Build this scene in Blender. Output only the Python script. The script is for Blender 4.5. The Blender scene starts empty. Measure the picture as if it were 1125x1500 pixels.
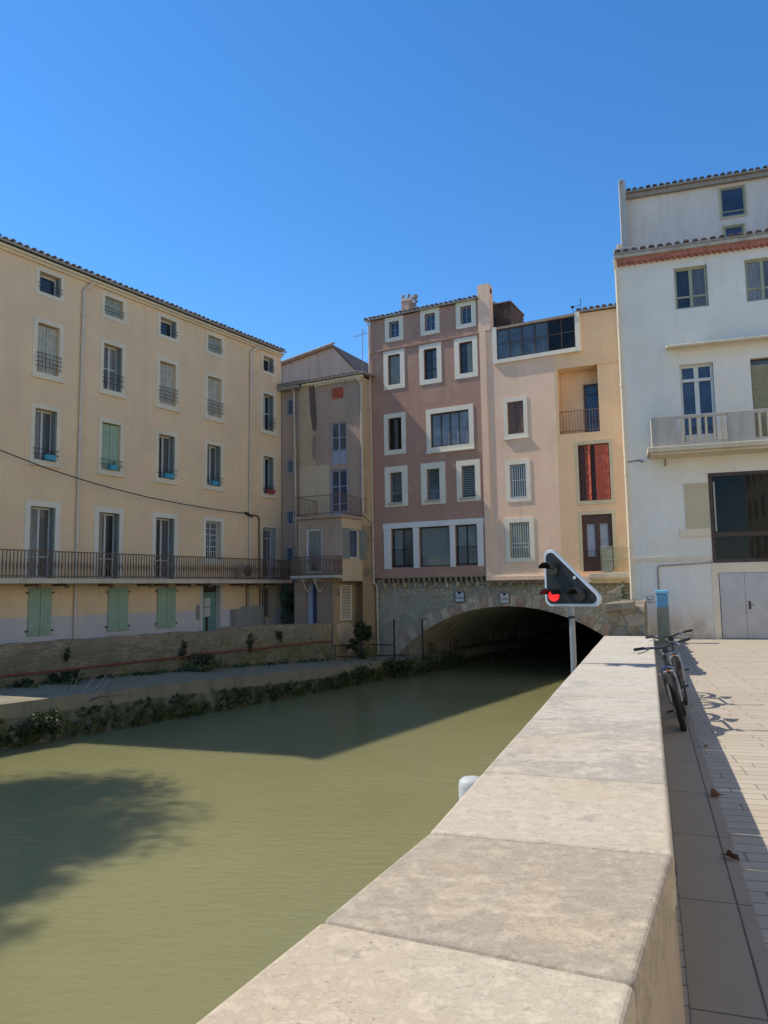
import bpy, math, random
from mathutils import Vector, Matrix, noise

R = math.radians
rnd = random.Random(7)
scene = bpy.context.scene
COL = scene.collection

# ------------------------------------------------------------------ camera
cam_data = bpy.data.cameras.new("camera")
cam = bpy.data.objects.new("camera", cam_data)
COL.objects.link(cam)
cam_data.sensor_fit = 'VERTICAL'
cam_data.sensor_height = 36.0
cam_data.lens = 36.0 * 1105.6 / 1500.0
cam_data.clip_start = 0.05
cam_data.clip_end = 2000.0
PITCH, ROLL = R(5.904), R(0.8815)
fwd = Vector((0, math.cos(PITCH), math.sin(PITCH)))
rt = Vector((1, 0, 0)); up = rt.cross(fwd)
rt2 = math.cos(ROLL) * rt - math.sin(ROLL) * up
up2 = rt2.cross(fwd)
m = Matrix((rt2, up2, -fwd)).transposed().to_4x4()
m.translation = Vector((0, 0, 1.7))
cam.matrix_world = m
scene.camera = cam

# ------------------------------------------------------------------ light
SUN_AZ, SUN_EL = R(-71.5), R(49.9)
world = bpy.data.worlds.new("World")
scene.world = world
world.use_nodes = True
wn = world.node_tree
bg = wn.nodes['Background']
sky = wn.nodes.new('ShaderNodeTexSky')
sky.sky_type = 'NISHITA'
sky.sun_disc = False
sky.sun_elevation = SUN_EL
sky.sun_rotation = SUN_AZ
sky.altitude = 0
sky.air_density = 1.0
sky.dust_density = 0.05
sky.ozone_density = 6.0
hs = wn.nodes.new('ShaderNodeHueSaturation'); hs.inputs['Saturation'].default_value = 1.2
wn.links.new(sky.outputs[0], hs.inputs['Color']); wn.links.new(hs.outputs[0], bg.inputs[0])
bg.inputs[1].default_value = 0.116
sl = bpy.data.lights.new("sun", 'SUN')
sl.energy = 3.0
sl.angle = R(0.55)
sl.color = (1.0, 0.93, 0.815)
sun = bpy.data.objects.new("sun", sl)
COL.objects.link(sun)
sd = Vector((math.sin(SUN_AZ) * math.cos(SUN_EL), math.cos(SUN_AZ) * math.cos(SUN_EL), math.sin(SUN_EL)))
sun.rotation_euler = sd.to_track_quat('Z', 'Y').to_euler()
sun.location = sd * 60
scene.view_settings.view_transform = 'Standard'
scene.view_settings.look = 'None'
scene.view_settings.exposure = 0.79
scene.view_settings.gamma = 1.0

# ------------------------------------------------------------------ materials
MATS = {}
def newmat(name):
    mt = bpy.data.materials.new(name); mt.use_nodes = True
    MATS[name] = mt
    return mt, mt.node_tree.nodes, mt.node_tree.links, mt.node_tree.nodes['Principled BSDF']
def N(ns, t, **k):
    n = ns.new(t)
    for a, b in k.items(): setattr(n, a, b)
    return n
def mixc(ns, ls, fac, a, b, mode='MIX'):
    n = ns.new('ShaderNodeMix'); n.data_type = 'RGBA'; n.blend_type = mode
    for sock, v in ((n.inputs[0], fac), (n.inputs[6], a), (n.inputs[7], b)):
        if hasattr(v, 'is_linked') or hasattr(v, 'links'): ls.new(v, sock)
        elif isinstance(v, (int, float)): sock.default_value = v
        else: sock.default_value = (*v, 1)
    return n.outputs[2]
def coords(ns, ls, scale=(1, 1, 1), kind='Object', rot=(0, 0, 0), loc=(0, 0, 0)):
    tc = ns.new('ShaderNodeTexCoord'); mp = ns.new('ShaderNodeMapping')
    mp.inputs['Scale'].default_value = scale; mp.inputs['Rotation'].default_value = rot
    mp.inputs['Location'].default_value = loc
    ls.new(tc.outputs[kind], mp.inputs[0]); return mp.outputs[0]
def noi(ns, ls, vec, scale, detail=6, rough=0.6, lo=0.3, hi=0.7, dist=0.0):
    t = ns.new('ShaderNodeTexNoise'); t.inputs['Scale'].default_value = scale
    t.inputs['Detail'].default_value = detail; t.inputs['Roughness'].default_value = rough
    t.inputs['Distortion'].default_value = dist
    ls.new(vec, t.inputs['Vector'])
    r = ns.new('ShaderNodeMapRange'); r.inputs[1].default_value = lo; r.inputs[2].default_value = hi
    ls.new(t.outputs[0], r.inputs[0]); return r.outputs[0]
def bump(ns, ls, p, h, strength=0.3, dist=0.02, prev=None):
    b = ns.new('ShaderNodeBump'); b.inputs['Strength'].default_value = strength
    b.inputs['Distance'].default_value = dist
    ls.new(h, b.inputs['Height'])
    if prev is not None: ls.new(prev, b.inputs['Normal'])
    ls.new(b.outputs[0], p.inputs['Normal']); return b.outputs[0]
def mul(c, f): return tuple(min(1, x * f) for x in c)

def stucco(name, col, stain=0.35, stain_col=None, rough=0.9, bs=0.35, patch=None, pf=0.3):
    mt, ns, ls, p = newmat(name)
    v = coords(ns, ls); vs = coords(ns, ls, (1.6, 1.6, 0.22))
    big = noi(ns, ls, v, 0.6, 7, 0.6, 0.36, 0.66)
    med = noi(ns, ls, v, 3.1, 8, 0.65, 0.3, 0.75)
    c = mixc(ns, ls, big, mul(col, 0.84), mul(col, 1.06))
    c = mixc(ns, ls, med, c, mul(col, 0.96))
    rn = noi(ns, ls, coords(ns, ls, (7.0, 7.0, 0.18)), 1.0, 6, 0.7, 0.55, 0.8)
    mr_ = ns.new('ShaderNodeMath'); mr_.operation = 'MULTIPLY'; mr_.inputs[1].default_value = min(0.6, stain * 2.0)
    ls.new(rn, mr_.inputs[0]); c = mixc(ns, ls, mr_.outputs[0], c, mul(col, 0.6))
    if patch:
        pm = noi(ns, ls, v, 0.9, 7, 0.6, 0.52, 0.6, 0.6)
        mm = ns.new('ShaderNodeMath'); mm.operation = 'MULTIPLY'; mm.inputs[1].default_value = pf
        ls.new(pm, mm.inputs[0]); c = mixc(ns, ls, mm.outputs[0], c, patch)
    st = noi(ns, ls, vs, 1.3, 8, 0.7, 0.5, 0.85)
    mm = ns.new('ShaderNodeMath'); mm.operation = 'MULTIPLY'; mm.inputs[1].default_value = min(0.9, stain * 1.5)
    ls.new(st, mm.inputs[0])
    c = mixc(ns, ls, mm.outputs[0], c, stain_col or mul(col, 0.45))
    fine = noi(ns, ls, v, 38, 4, 0.6, 0.2, 0.8)
    c = mixc(ns, ls, 0.12, c, mixc(ns, ls, fine, mul(col, 0.6), mul(col, 1.25)))
    ls.new(c, p.inputs['Base Color'])
    p.inputs['Roughness'].default_value = rough
    p.inputs['Specular IOR Level'].default_value = 0.2
    b = bump(ns, ls, p, noi(ns, ls, v, 3.0, 6, 0.6, 0, 1), bs * 0.6, 0.03)
    bump(ns, ls, p, fine, bs, 0.004, b)
    return mt
def plain(name, col, rough=0.6, metal=0.0, var=0.12, spec=0.3, scale=6.0, emit=None):
    mt, ns, ls, p = newmat(name)
    v = coords(ns, ls)
    f = noi(ns, ls, v, scale, 6, 0.65, 0.3, 0.7)
    c = mixc(ns, ls, f, mul(col, 1 - var), mul(col, 1 + var))
    ls.new(c, p.inputs['Base Color'])
    p.inputs['Roughness'].default_value = rough; p.inputs['Metallic'].default_value = metal
    p.inputs['Specular IOR Level'].default_value = spec
    if emit:
        p.inputs['Emission Color'].default_value = (*emit[0], 1); p.inputs['Emission Strength'].default_value = emit[1]
    return mt
def glass(name, col, rough=0.04, wav=0.12):
    mt, ns, ls, p = newmat(name)
    v = coords(ns, ls)
    f = noi(ns, ls, v, 1.3, 3, 0.5, 0.35, 0.7)
    ls.new(mixc(ns, ls, f, mul(col, 0.6), mul(col, 1.3)), p.inputs['Base Color'])
    p.inputs['Roughness'].default_value = rough; p.inputs['Specular IOR Level'].default_value = 0.6
    bump(ns, ls, p, noi(ns, ls, v, 2.2, 2, 0.5, 0, 1), wav, 0.02)
    return mt
def rubble(name, c1, c2, c3, scale=3.2, mort=(0.16, 0.15, 0.13), zs=1.5, moss=None, bs=0.9, mz=None, mwidth=0.06):
    mt, ns, ls, p = newmat(name)
    v0 = coords(ns, ls, (1, 1, zs))
    nn = ns.new('ShaderNodeTexNoise'); nn.inputs['Scale'].default_value = 2.2; nn.inputs['Detail'].default_value = 4
    ls.new(v0, nn.inputs['Vector'])
    vm = ns.new('ShaderNodeVectorMath'); vm.operation = 'MULTIPLY_ADD'
    vm.inputs[1].default_value = (0.28, 0.28, 0.28)
    ls.new(nn.outputs['Color'], vm.inputs[0]); ls.new(v0, vm.inputs[2])
    vo = ns.new('ShaderNodeTexVoronoi'); vo.inputs['Scale'].default_value = scale; ls.new(vm.outputs[0], vo.inputs['Vector'])
    ve = ns.new('ShaderNodeTexVoronoi'); ve.feature = 'DISTANCE_TO_EDGE'; ve.inputs['Scale'].default_value = scale; ls.new(vm.outputs[0], ve.inputs['Vector'])
    sep = ns.new('ShaderNodeSeparateColor'); ls.new(vo.outputs['Color'], sep.inputs[0])
    c = mixc(ns, ls, sep.outputs[0], c1, c2)
    sm = ns.new('ShaderNodeMapRange'); sm.inputs[1].default_value = 0.6; sm.inputs[2].default_value = 0.8; ls.new(sep.outputs[1], sm.inputs[0])
    c = mixc(ns, ls, sm.outputs[0], c, c3)
    v = coords(ns, ls)
    f = noi(ns, ls, v, 9, 8, 0.7, 0.25, 0.75)
    c = mixc(ns, ls, f, c, mixc(ns, ls, 0.5, c, mul(c1, 0.45)))
    big = noi(ns, ls, v, 0.8, 6, 0.65, 0.45, 0.75)
    mm = ns.new('ShaderNodeMath'); mm.operation = 'MULTIPLY'; mm.inputs[1].default_value = 0.75; ls.new(big, mm.inputs[0])
    c = mixc(ns, ls, mm.outputs[0], c, mul(mort, 0.75))
    er = ns.new('ShaderNodeMapRange'); er.inputs[1].default_value = 0.0; er.inputs[2].default_value = mwidth; ls.new(ve.outputs['Distance'], er.inputs[0])
    c = mixc(ns, ls, er.outputs[0], mort, c)
    if moss:
        sp = ns.new('ShaderNodeSeparateXYZ'); tc = ns.new('ShaderNodeTexCoord'); ls.new(tc.outputs['Object'], sp.inputs[0])
        mr = ns.new('ShaderNodeMapRange'); mr.inputs[1].default_value = mz[1]; mr.inputs[2].default_value = mz[0]; ls.new(sp.outputs[2], mr.inputs[0])
        nz = noi(ns, ls, v, 2.2, 8, 0.75, 0.35, 0.6)
        mu = ns.new('ShaderNodeMath'); mu.operation = 'MULTIPLY'; ls.new(mr.outputs[0], mu.inputs[0]); ls.new(nz, mu.inputs[1])
        mu2 = ns.new('ShaderNodeMath'); mu2.operation = 'MULTIPLY'; mu2.inputs[1].default_value = 1.4; mu2.use_clamp = True; ls.new(mu.outputs[0], mu2.inputs[0])
        c = mixc(ns, ls, mu2.outputs[0], c, moss)
    ls.new(c, p.inputs['Base Color']); p.inputs['Roughness'].default_value = 0.95; p.inputs['Specular IOR Level'].default_value = 0.15
    b = bump(ns, ls, p, er.outputs[0], bs, 0.03); bump(ns, ls, p, f, 0.6, 0.02, b)
    return mt

def coping_mat():
    mt, ns, ls, p = newmat('coping_stone')
    oi = ns.new('ShaderNodeObjectInfo'); tc = ns.new('ShaderNodeTexCoord')
    add = ns.new('ShaderNodeVectorMath'); add.operation = 'MULTIPLY_ADD'; add.inputs[1].default_value = (7.3, 11.1, 5.7)
    cb = ns.new('ShaderNodeCombineXYZ')
    for i in range(3): ls.new(oi.outputs['Random'], cb.inputs[i])
    ls.new(cb.outputs[0], add.inputs[0]); ls.new(tc.outputs['Object'], add.inputs[2])
    v = add.outputs[0]
    mp = ns.new('ShaderNodeMapping'); mp.inputs['Rotation'].default_value = (0, 0, R(-19)); mp.inputs['Scale'].default_value = (1.0, 3.2, 1.5); ls.new(v, mp.inputs[0])
    vv = mp.outputs[0]
    base = mixc(ns, ls, noi(ns, ls, v, 2.0, 4, 0.5, 0.3, 0.7), (0.475, 0.395, 0.29), (0.50, 0.43, 0.335))
    pale = mixc(ns, ls, noi(ns, ls, v, 1.1, 3, 0.5, 0.35, 0.65), base, (0.52, 0.475, 0.40))
    # grey weathered lichen films, amount set per stone through the object colour
    sc_ = ns.new('ShaderNodeSeparateColor'); ls.new(oi.outputs['Color'], sc_.inputs[0])
    def thr_mask(vec, scale, detail, rough, base_t, gain, width, dist=0.3):
        t = ns.new('ShaderNodeTexNoise'); t.inputs['Scale'].default_value = scale; t.inputs['Detail'].default_value = detail
        t.inputs['Roughness'].default_value = rough; t.inputs['Distortion'].default_value = dist; ls.new(vec, t.inputs['Vector'])
        a1 = ns.new('ShaderNodeMath'); a1.operation = 'MULTIPLY_ADD'; a1.inputs[1].default_value = gain; a1.inputs[2].default_value = -base_t
        ls.new(sc_.outputs[0], a1.inputs[0])
        a2 = ns.new('ShaderNodeMath'); a2.operation = 'ADD'; ls.new(t.outputs[0], a2.inputs[0]); ls.new(a1.outputs[0], a2.inputs[1])
        r_ = ns.new('ShaderNodeMapRange'); r_.inputs[1].default_value = 0.0; r_.inputs[2].default_value = width; ls.new(a2.outputs[0], r_.inputs[0])
        return r_.outputs[0]
    L1 = thr_mask(v, 2.6, 14, 0.72, 0.66, 0.22, 0.035); L2 = thr_mask(vv, 4.2, 14, 0.78, 0.66, 0.17, 0.03); L3 = thr_mask(v, 13, 10, 0.75, 0.62, 0.13, 0.03)
    m2 = ns.new('ShaderNodeMath'); m2.operation = 'MULTIPLY'; m2.inputs[1].default_value = 0.62; ls.new(L1, m2.inputs[0])
    c = mixc(ns, ls, m2.outputs[0], pale, (0.265, 0.25, 0.23))
    m3 = ns.new('ShaderNodeMath'); m3.operation = 'MULTIPLY'; m3.inputs[1].default_value = 0.5; ls.new(L2, m3.inputs[0])
    c = mixc(ns, ls, m3.outputs[0], c, (0.27, 0.245, 0.215))
    m3b = ns.new('ShaderNodeMath'); m3b.operation = 'MULTIPLY'; m3b.inputs[1].default_value = 0.4; ls.new(L3, m3b.inputs[0])
    c = mixc(ns, ls, m3b.outputs[0], c, (0.20, 0.18, 0.155))
    # veins (ridges of noise)
    t = ns.new('ShaderNodeTexNoise'); t.inputs['Scale'].default_value = 2.6; t.inputs['Detail'].default_value = 7; t.inputs['Distortion'].default_value = 1.2; t.inputs['Roughness'].default_value = 0.62
    ls.new(vv, t.inputs['Vector'])
    a = ns.new('ShaderNodeMath'); a.operation = 'SUBTRACT'; a.inputs[1].default_value = 0.5; ls.new(t.outputs[0], a.inputs[0])
    b_ = ns.new('ShaderNodeMath'); b_.operation = 'ABSOLUTE'; ls.new(a.outputs[0], b_.inputs[0])
    vr = ns.new('ShaderNodeMapRange'); vr.inputs[1].default_value = 0.0; vr.inputs[2].default_value = 0.010; vr.inputs[3].default_value = 0.42; vr.inputs[4].default_value = 0.0; ls.new(b_.outputs[0], vr.inputs[0])
    c = mixc(ns, ls, vr.outputs[0], c, (0.22, 0.17, 0.125))
    # rusty tint
    rt_ = noi(ns, ls, v, 2.7, 6, 0.6, 0.56, 0.8)
    m4 = ns.new('ShaderNodeMath'); m4.operation = 'MULTIPLY'; m4.inputs[1].default_value = 0.45; ls.new(rt_, m4.inputs[0])
    c = mixc(ns, ls, m4.outputs[0], c, (0.48, 0.35, 0.23))
    # pits
    pt = noi(ns, ls, vv, 22, 3, 0.5, 0.66, 0.71)
    m5 = ns.new('ShaderNodeMath'); m5.operation = 'MULTIPLY'; m5.inputs[1].default_value = 0.6; ls.new(pt, m5.inputs[0])
    c = mixc(ns, ls, m5.outputs[0], c, (0.20, 0.17, 0.14))
    fine = noi(ns, ls, v, 90, 5, 0.6, 0.2, 0.8)
    cr = noi(ns, ls, v, 14, 12, 0.82, 0.46, 0.54)
    c = mixc(ns, ls, 0.22, c, mixc(ns, ls, cr, (0.27, 0.235, 0.19), (0.58, 0.53, 0.45)))
    sp = noi(ns, ls, v, 46, 3, 0.5, 0.68, 0.72)
    m6 = ns.new('ShaderNodeMath'); m6.operation = 'MULTIPLY'; m6.inputs[1].default_value = 0.55; ls.new(sp, m6.inputs[0])
    c = mixc(ns, ls, m6.outputs[0], c, (0.15, 0.125, 0.10))
    c = mixc(ns, ls, 0.22, c, mixc(ns, ls, fine, (0.25, 0.22, 0.18), (0.62, 0.58, 0.50)))
    c = mixc(ns, ls, sc_.outputs[1], c, mixc(ns, ls, 1.0, c, (1.0, 0.93, 0.82), 'MULTIPLY'))
    c = mixc(ns, ls, 1.0, c, (1.06, 1.05, 1.03), 'MULTIPLY')
    ls.new(c, p.inputs['Base Color']); p.inputs['Roughness'].default_value = 0.75; p.inputs['Specular IOR Level'].default_value = 0.25
    b = bump(ns, ls, p, m2.outputs[0], -0.25, 0.006); b = bump(ns, ls, p, pt, -0.6, 0.006, b)
    b = bump(ns, ls, p, vr.outputs[0], -0.5, 0.006, b); b = bump(ns, ls, p, cr, 0.4, 0.003, b); bump(ns, ls, p, fine, 0.5, 0.002, b)
    return mt

def paving_mat(name, rot, roww, bw, c1, c2, mort):
    mt, ns, ls, p = newmat(name)
    v = coords(ns, ls, rot=(0, 0, rot))
    br = ns.new('ShaderNodeTexBrick'); br.offset = 0.37; br.offset_frequency = 3; br.squash = 1.35; br.squash_frequency = 4
    br.inputs['Scale'].default_value = 1.0; br.inputs['Mortar Size'].default_value = 0.0065; br.inputs['Mortar Smooth'].default_value = 0.3
    br.inputs['Brick Width'].default_value = bw; br.inputs['Row Height'].default_value = roww
    br.inputs['Color1'].default_value = (*c1, 1); br.inputs['Color2'].default_value = (*c2, 1); br.inputs['Mortar'].default_value = (*mort, 1)
    ls.new(v, br.inputs['Vector'])
    f = noi(ns, ls, v, 1.2, 8, 0.7, 0.35, 0.75); f2 = noi(ns, ls, v, 30, 5, 0.7, 0.25, 0.75)
    c = mixc(ns, ls, f, br.outputs['Color'], mixc(ns, ls, 0.22, br.outputs['Color'], (0.22, 0.18, 0.15)))
    c = mixc(ns, ls, 0.18, c, mixc(ns, ls, f2, mul(c1, 0.5), mul(c1, 1.35)))
    ls.new(c, p.inputs['Base Color']); p.inputs['Roughness'].default_value = 0.8; p.inputs['Specular IOR Level'].default_value = 0.2
    b = bump(ns, ls, p, br.outputs['Fac'], -0.7, 0.006); bump(ns, ls, p, f2, 0.3, 0.003, b)
    return mt

def water_mat():
    mt, ns, ls, p = newmat('canal_water')
    v = coords(ns, ls, (1, 1, 1), rot=(0, 0, R(-20)))
    vs = coords(ns, ls, (0.75, 2.2, 1), rot=(0, 0, R(8)))
    f = noi(ns, ls, v, 0.16, 5, 0.6, 0.3, 0.7)
    ls.new(mixc(ns, ls, f, (0.212, 0.200, 0.088), (0.25, 0.234, 0.112)), p.inputs['Base Color'])
    p.inputs['Roughness'].default_value = 0.06; p.inputs['IOR'].default_value = 1.33
    p.inputs['Specular IOR Level'].default_value = 0.5
    p.inputs['Subsurface Weight'].default_value = 1.0; p.inputs['Subsurface Radius'].default_value = (1.0, 1.0, 0.7); p.inputs['Subsurface Scale'].default_value = 1.5
    h1 = noi(ns, ls, vs, 4.5, 4, 0.6, 0, 1, 0.4); h2 = noi(ns, ls, vs, 14, 4, 0.6, 0, 1); h3 = noi(ns, ls, vs, 1.1, 3, 0.5, 0, 1)
    b = bump(ns, ls, p, h3, 0.12, 0.05); b = bump(ns, ls, p, h1, 0.42, 0.03, b); bump(ns, ls, p, h2, 0.22, 0.008, b)
    return mt
def leaf_mat(name, c1, c2):
    mt, ns, ls, p = newmat(name)
    g = ns.new('ShaderNodeNewGeometry')
    c = mixc(ns, ls, g.outputs['Random Per Island'], c1, c2)
    ls.new(c, p.inputs['Base Color']); p.inputs['Roughness'].default_value = 0.6
    p.inputs['Specular IOR Level'].default_value = 0.25
    return mt
def tile_mat(name, c1, c2, c3):
    mt, ns, ls, p = newmat(name)
    g = ns.new('ShaderNodeNewGeometry'); v = coords(ns, ls)
    c = mixc(ns, ls, g.outputs['Random Per Island'], c1, c2)
    c = mixc(ns, ls, noi(ns, ls, v, 5, 7, 0.7, 0.4, 0.7), c, c3)
    ls.new(c, p.inputs['Base Color']); p.inputs['Roughness'].default_value = 0.9
    bump(ns, ls, p, noi(ns, ls, v, 12, 5, 0.6, 0, 1), 0.5, 0.01)
    return mt

stucco('ochre_render', (0.86, 0.625, 0.375), 0.16, patch=(0.86, 0.57, 0.36), pf=0.5)
stucco('pale_facade', (0.8, 0.693, 0.55), 0.1)
stucco('lilac_base_paint', (0.645, 0.574, 0.525), 0.2)
stucco('cream_surround', (0.816, 0.693, 0.504), 0.15, bs=0.2)
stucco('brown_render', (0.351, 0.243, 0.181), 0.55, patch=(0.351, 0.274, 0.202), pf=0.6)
stucco('tan_render', (0.56, 0.402, 0.246), 0.5, patch=(0.36, 0.28, 0.197), pf=0.5)
stucco('pale_patch_render', (0.613, 0.473, 0.311), 0.2)
stucco('greybrown_render', (0.473, 0.333, 0.244), 0.35, patch=(0.406, 0.304, 0.219), pf=0.5)
stucco('old_tan_render', (0.418, 0.309, 0.176), 0.45, patch=(0.217, 0.163, 0.124), pf=0.95)
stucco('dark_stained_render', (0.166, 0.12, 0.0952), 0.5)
stucco('pink_render', (0.45, 0.265, 0.19), 0.25, patch=(0.5, 0.32, 0.225), pf=0.6)
stucco('white_surround', (0.798, 0.724, 0.575), 0.12, bs=0.15)
stucco('white_pilaster', (0.784, 0.739, 0.672), 0.15, bs=0.15)
stucco('beige_render', (0.87, 0.59, 0.405), 0.3, patch=(0.83, 0.6, 0.42), pf=0.6, stain_col=(0.42, 0.34, 0.25), bs=0.5)
stucco('yellow_render', (0.86, 0.565, 0.33), 0.16, patch=(0.84, 0.6, 0.38), pf=0.5)
stucco('yellow_surround', (0.60, 0.50, 0.32), 0.12, bs=0.15)
stucco('gable_render', (0.586, 0.403, 0.301), 0.5, stain_col=(0.146, 0.13, 0.112))
stucco('gable_grey_render', (0.244, 0.202, 0.175), 0.4)
stucco('white_render', (0.82, 0.78, 0.68), 0.20, patch=(0.8, 0.71, 0.54), pf=0.4, stain_col=(0.5, 0.42, 0.31))
_m = MATS['white_render']; _ns = _m.node_tree.nodes; _ls = _m.node_tree.links; _p = _ns['Principled BSDF']
_src = _p.inputs['Base Color'].links[0].from_socket
_tc = _ns.new('ShaderNodeTexCoord'); _sp = _ns.new('ShaderNodeSeparateXYZ'); _ls.new(_tc.outputs['Object'], _sp.inputs[0])
_mr = _ns.new('ShaderNodeMapRange'); _mr.inputs[1].default_value = 1.1; _mr.inputs[2].default_value = 0.0; _ls.new(_sp.outputs[2], _mr.inputs[0])
_nz = noi(_ns, _ls, coords(_ns, _ls, (1, 1, 0.7)), 1.7, 9, 0.7, 0.36, 0.62); _mu = _ns.new('ShaderNodeMath'); _mu.operation = 'MULTIPLY'
_ls.new(_mr.outputs[0], _mu.inputs[0]); _ls.new(_nz, _mu.inputs[1])
_ls.new(mixc(_ns, _ls, _mu.outputs[0], _src, (0.36, 0.28, 0.19)), _p.inputs['Base Color'])
stucco('upper_render', (0.76, 0.66, 0.56), 0.3, patch=(0.74, 0.62, 0.48), pf=0.5)
stucco('grey_concrete', (0.504, 0.468, 0.396), 0.75, stain_col=(0.156, 0.144, 0.12))
stucco('yellow_patch_render', (0.58, 0.50, 0.33), 0.1)
stucco('cream_concrete', (0.66, 0.562, 0.403), 0.5, stain_col=(0.264, 0.188, 0.117))
stucco('broken_render', (0.50, 0.35, 0.17), 0.6, stain_col=(0.25, 0.17, 0.1), bs=1.2)
stucco('path_concrete', (0.286, 0.246, 0.163), 0.6, patch=(0.203, 0.19, 0.138), pf=0.7, stain_col=(0.101, 0.103, 0.0648), bs=0.7)
plain('red_genoise', (0.40, 0.155, 0.11), 0.8, var=0.3)
plain('green_shutter', (0.32, 0.421, 0.297), 0.55, var=0.12)
plain('greygreen_shutter', (0.312, 0.338, 0.28), 0.6, var=0.12)
plain('grey_shutter', (0.446, 0.425, 0.338), 0.7, var=0.22)
plain('folded_shutter', (0.217, 0.247, 0.225), 0.6, var=0.12)
plain('brown_shutter', (0.16, 0.105, 0.085), 0.7, var=0.25)
plain('red_shutter', (0.46, 0.10, 0.055), 0.65, var=0.3, scale=4)
plain('dark_red_door', (0.085, 0.042, 0.03), 0.4, var=0.2)
plain('white_joinery', (0.62, 0.62, 0.58), 0.45, var=0.06)
plain('blue_joinery', (0.33, 0.36, 0.42), 0.5, var=0.12)
plain('olive_joinery', (0.36, 0.36, 0.24), 0.55, var=0.15)
plain('dark_joinery', (0.05, 0.045, 0.04), 0.5, var=0.2)
plain('brown_metal', (0.075, 0.05, 0.038), 0.5, var=0.25)
plain('rusty_iron', (0.19, 0.12, 0.08), 0.8, var=0.5, scale=14)
plain('rust_sheet', (0.115, 0.075, 0.06), 0.9, var=0.45, scale=3)
plain('black_iron', (0.022, 0.021, 0.02), 0.5, var=0.3)
plain('pipe_plastic', (0.68, 0.56, 0.43), 0.5, var=0.12, scale=3)
plain('pipe_beige', (0.55, 0.47, 0.35), 0.5, var=0.15, scale=3)
plain('gutter_grey', (0.33, 0.29, 0.24), 0.6, var=0.2)
plain('curtain', (0.30, 0.30, 0.29), 0.9, var=0.1)
plain('pale_curtain', (0.35, 0.37, 0.42), 0.8, var=0.15)
plain('roller_blind', (0.19, 0.215, 0.205), 0.6, var=0.08)
plain('tan_blind', (0.30, 0.28, 0.17), 0.7, var=0.15)
plain('white_metal_sheet', (0.50, 0.475, 0.44), 0.5, var=0.12, scale=2)
plain('blue_plastic', (0.05, 0.33, 0.48), 0.4, var=0.1)
plain('red_plastic', (0.32, 0.06, 0.05), 0.5, var=0.1)
plain('red_hose', (0.25, 0.06, 0.035), 0.6, var=0.2)
plain('door_green', (0.16, 0.288, 0.232), 0.5, var=0.15)
plain('paper_white', (0.55, 0.55, 0.52), 0.8, var=0.08)
plain('cabinet_grey', (0.35, 0.329, 0.266), 0.6, var=0.15)
plain('blue_door', (0.035, 0.06, 0.11), 0.5, var=0.3)
plain('galvanised_steel', (0.27, 0.28, 0.285), 0.45, 0.5, var=0.12)
plain('board_black', (0.016, 0.016, 0.017), 0.42, var=0.2)
plain('board_rim', (0.50, 0.53, 0.56), 0.4, 0.3, var=0.08)
plain('lens_dark', (0.035, 0.033, 0.03), 0.15, var=0.2)
plain('lens_red', (0.4, 0.01, 0.01), 0.25, var=0.05, emit=((1.0, 0.03, 0.03), 0.5))
plain('tyre_rubber', (0.028, 0.026, 0.025), 0.85, var=0.2)
plain('bike_black', (0.03, 0.03, 0.032), 0.35, var=0.1)
plain('bike_silver', (0.22, 0.22, 0.22), 0.35, 0.7, var=0.1)
plain('bike_white', (0.42, 0.42, 0.40), 0.35, var=0.1)
plain('bike_orange', (0.35, 0.09, 0.03), 0.4, var=0.1)
plain('sign_white', (0.55, 0.55, 0.52), 0.6, var=0.1)
plain('sign_dark', (0.03, 0.03, 0.03), 0.6, var=0.1)
plain('sign_red', (0.18, 0.035, 0.04), 0.6, var=0.2)
plain('bin_blue', (0.13, 0.34, 0.50), 0.5, var=0.1)
plain('bin_green', (0.26, 0.28, 0.21), 0.6, var=0.15)
plain('bark', (0.10, 0.08, 0.06), 0.95, var=0.4)
plain('dead_twig', (0.33, 0.30, 0.26), 0.9, var=0.3)
plain('bollard_white', (0.46, 0.46, 0.42), 0.5, var=0.08)
plain('dry_leaf', (0.16, 0.07, 0.035), 0.8, var=0.3)
plain('dark_interior', (0.03, 0.028, 0.025), 0.9, var=0.2)
plain('tunnel_soffit', (0.62, 0.54, 0.42), 0.9, var=0.35, scale=2)
plain('canal_bed_mud', (0.12, 0.11, 0.07), 0.9, var=0.2)
glass('window_glass', (0.03, 0.035, 0.042)); glass('blue_glass', (0.045, 0.065, 0.11))
glass('grey_glass', (0.085, 0.10, 0.11), 0.12)
glass('frosted_glass', (0.23, 0.26, 0.28), 0.35, 0.3)
def curtain_reflection_glass(name, c1, c2):
    mt, ns, ls, p = newmat(name)
    v = coords(ns, ls, (1, 1, 0.06)); f = noi(ns, ls, v, 22, 3, 0.5, 0.3, 0.7)
    ls.new(mixc(ns, ls, f, c1, c2), p.inputs['Base Color']); p.inputs['Roughness'].default_value = 0.5
    p.inputs['Coat Weight'].default_value = 1.0; p.inputs['Coat Roughness'].default_value = 0.03
curtain_reflection_glass('curtain_reflection_glass', (0.13, 0.125, 0.11), (0.27, 0.26, 0.24)); curtain_reflection_glass('dim_curtain_reflection_glass', (0.05, 0.05, 0.05), (0.12, 0.12, 0.115))
glass('dark_glass', (0.012, 0.012, 0.010), 0.03, 0.03); MATS['dark_glass'].node_tree.nodes['Principled BSDF'].inputs['Specular IOR Level'].default_value = 0.22
rubble('quay_rubble', (0.354, 0.275, 0.176), (0.439, 0.343, 0.213), (0.27, 0.23, 0.162), 4.6, mort=(0.27, 0.224, 0.147), zs=2.6, mwidth=0.09, moss=(0.114, 0.127, 0.0515), mz=(-1.3, 0.3), bs=0.6)
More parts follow.
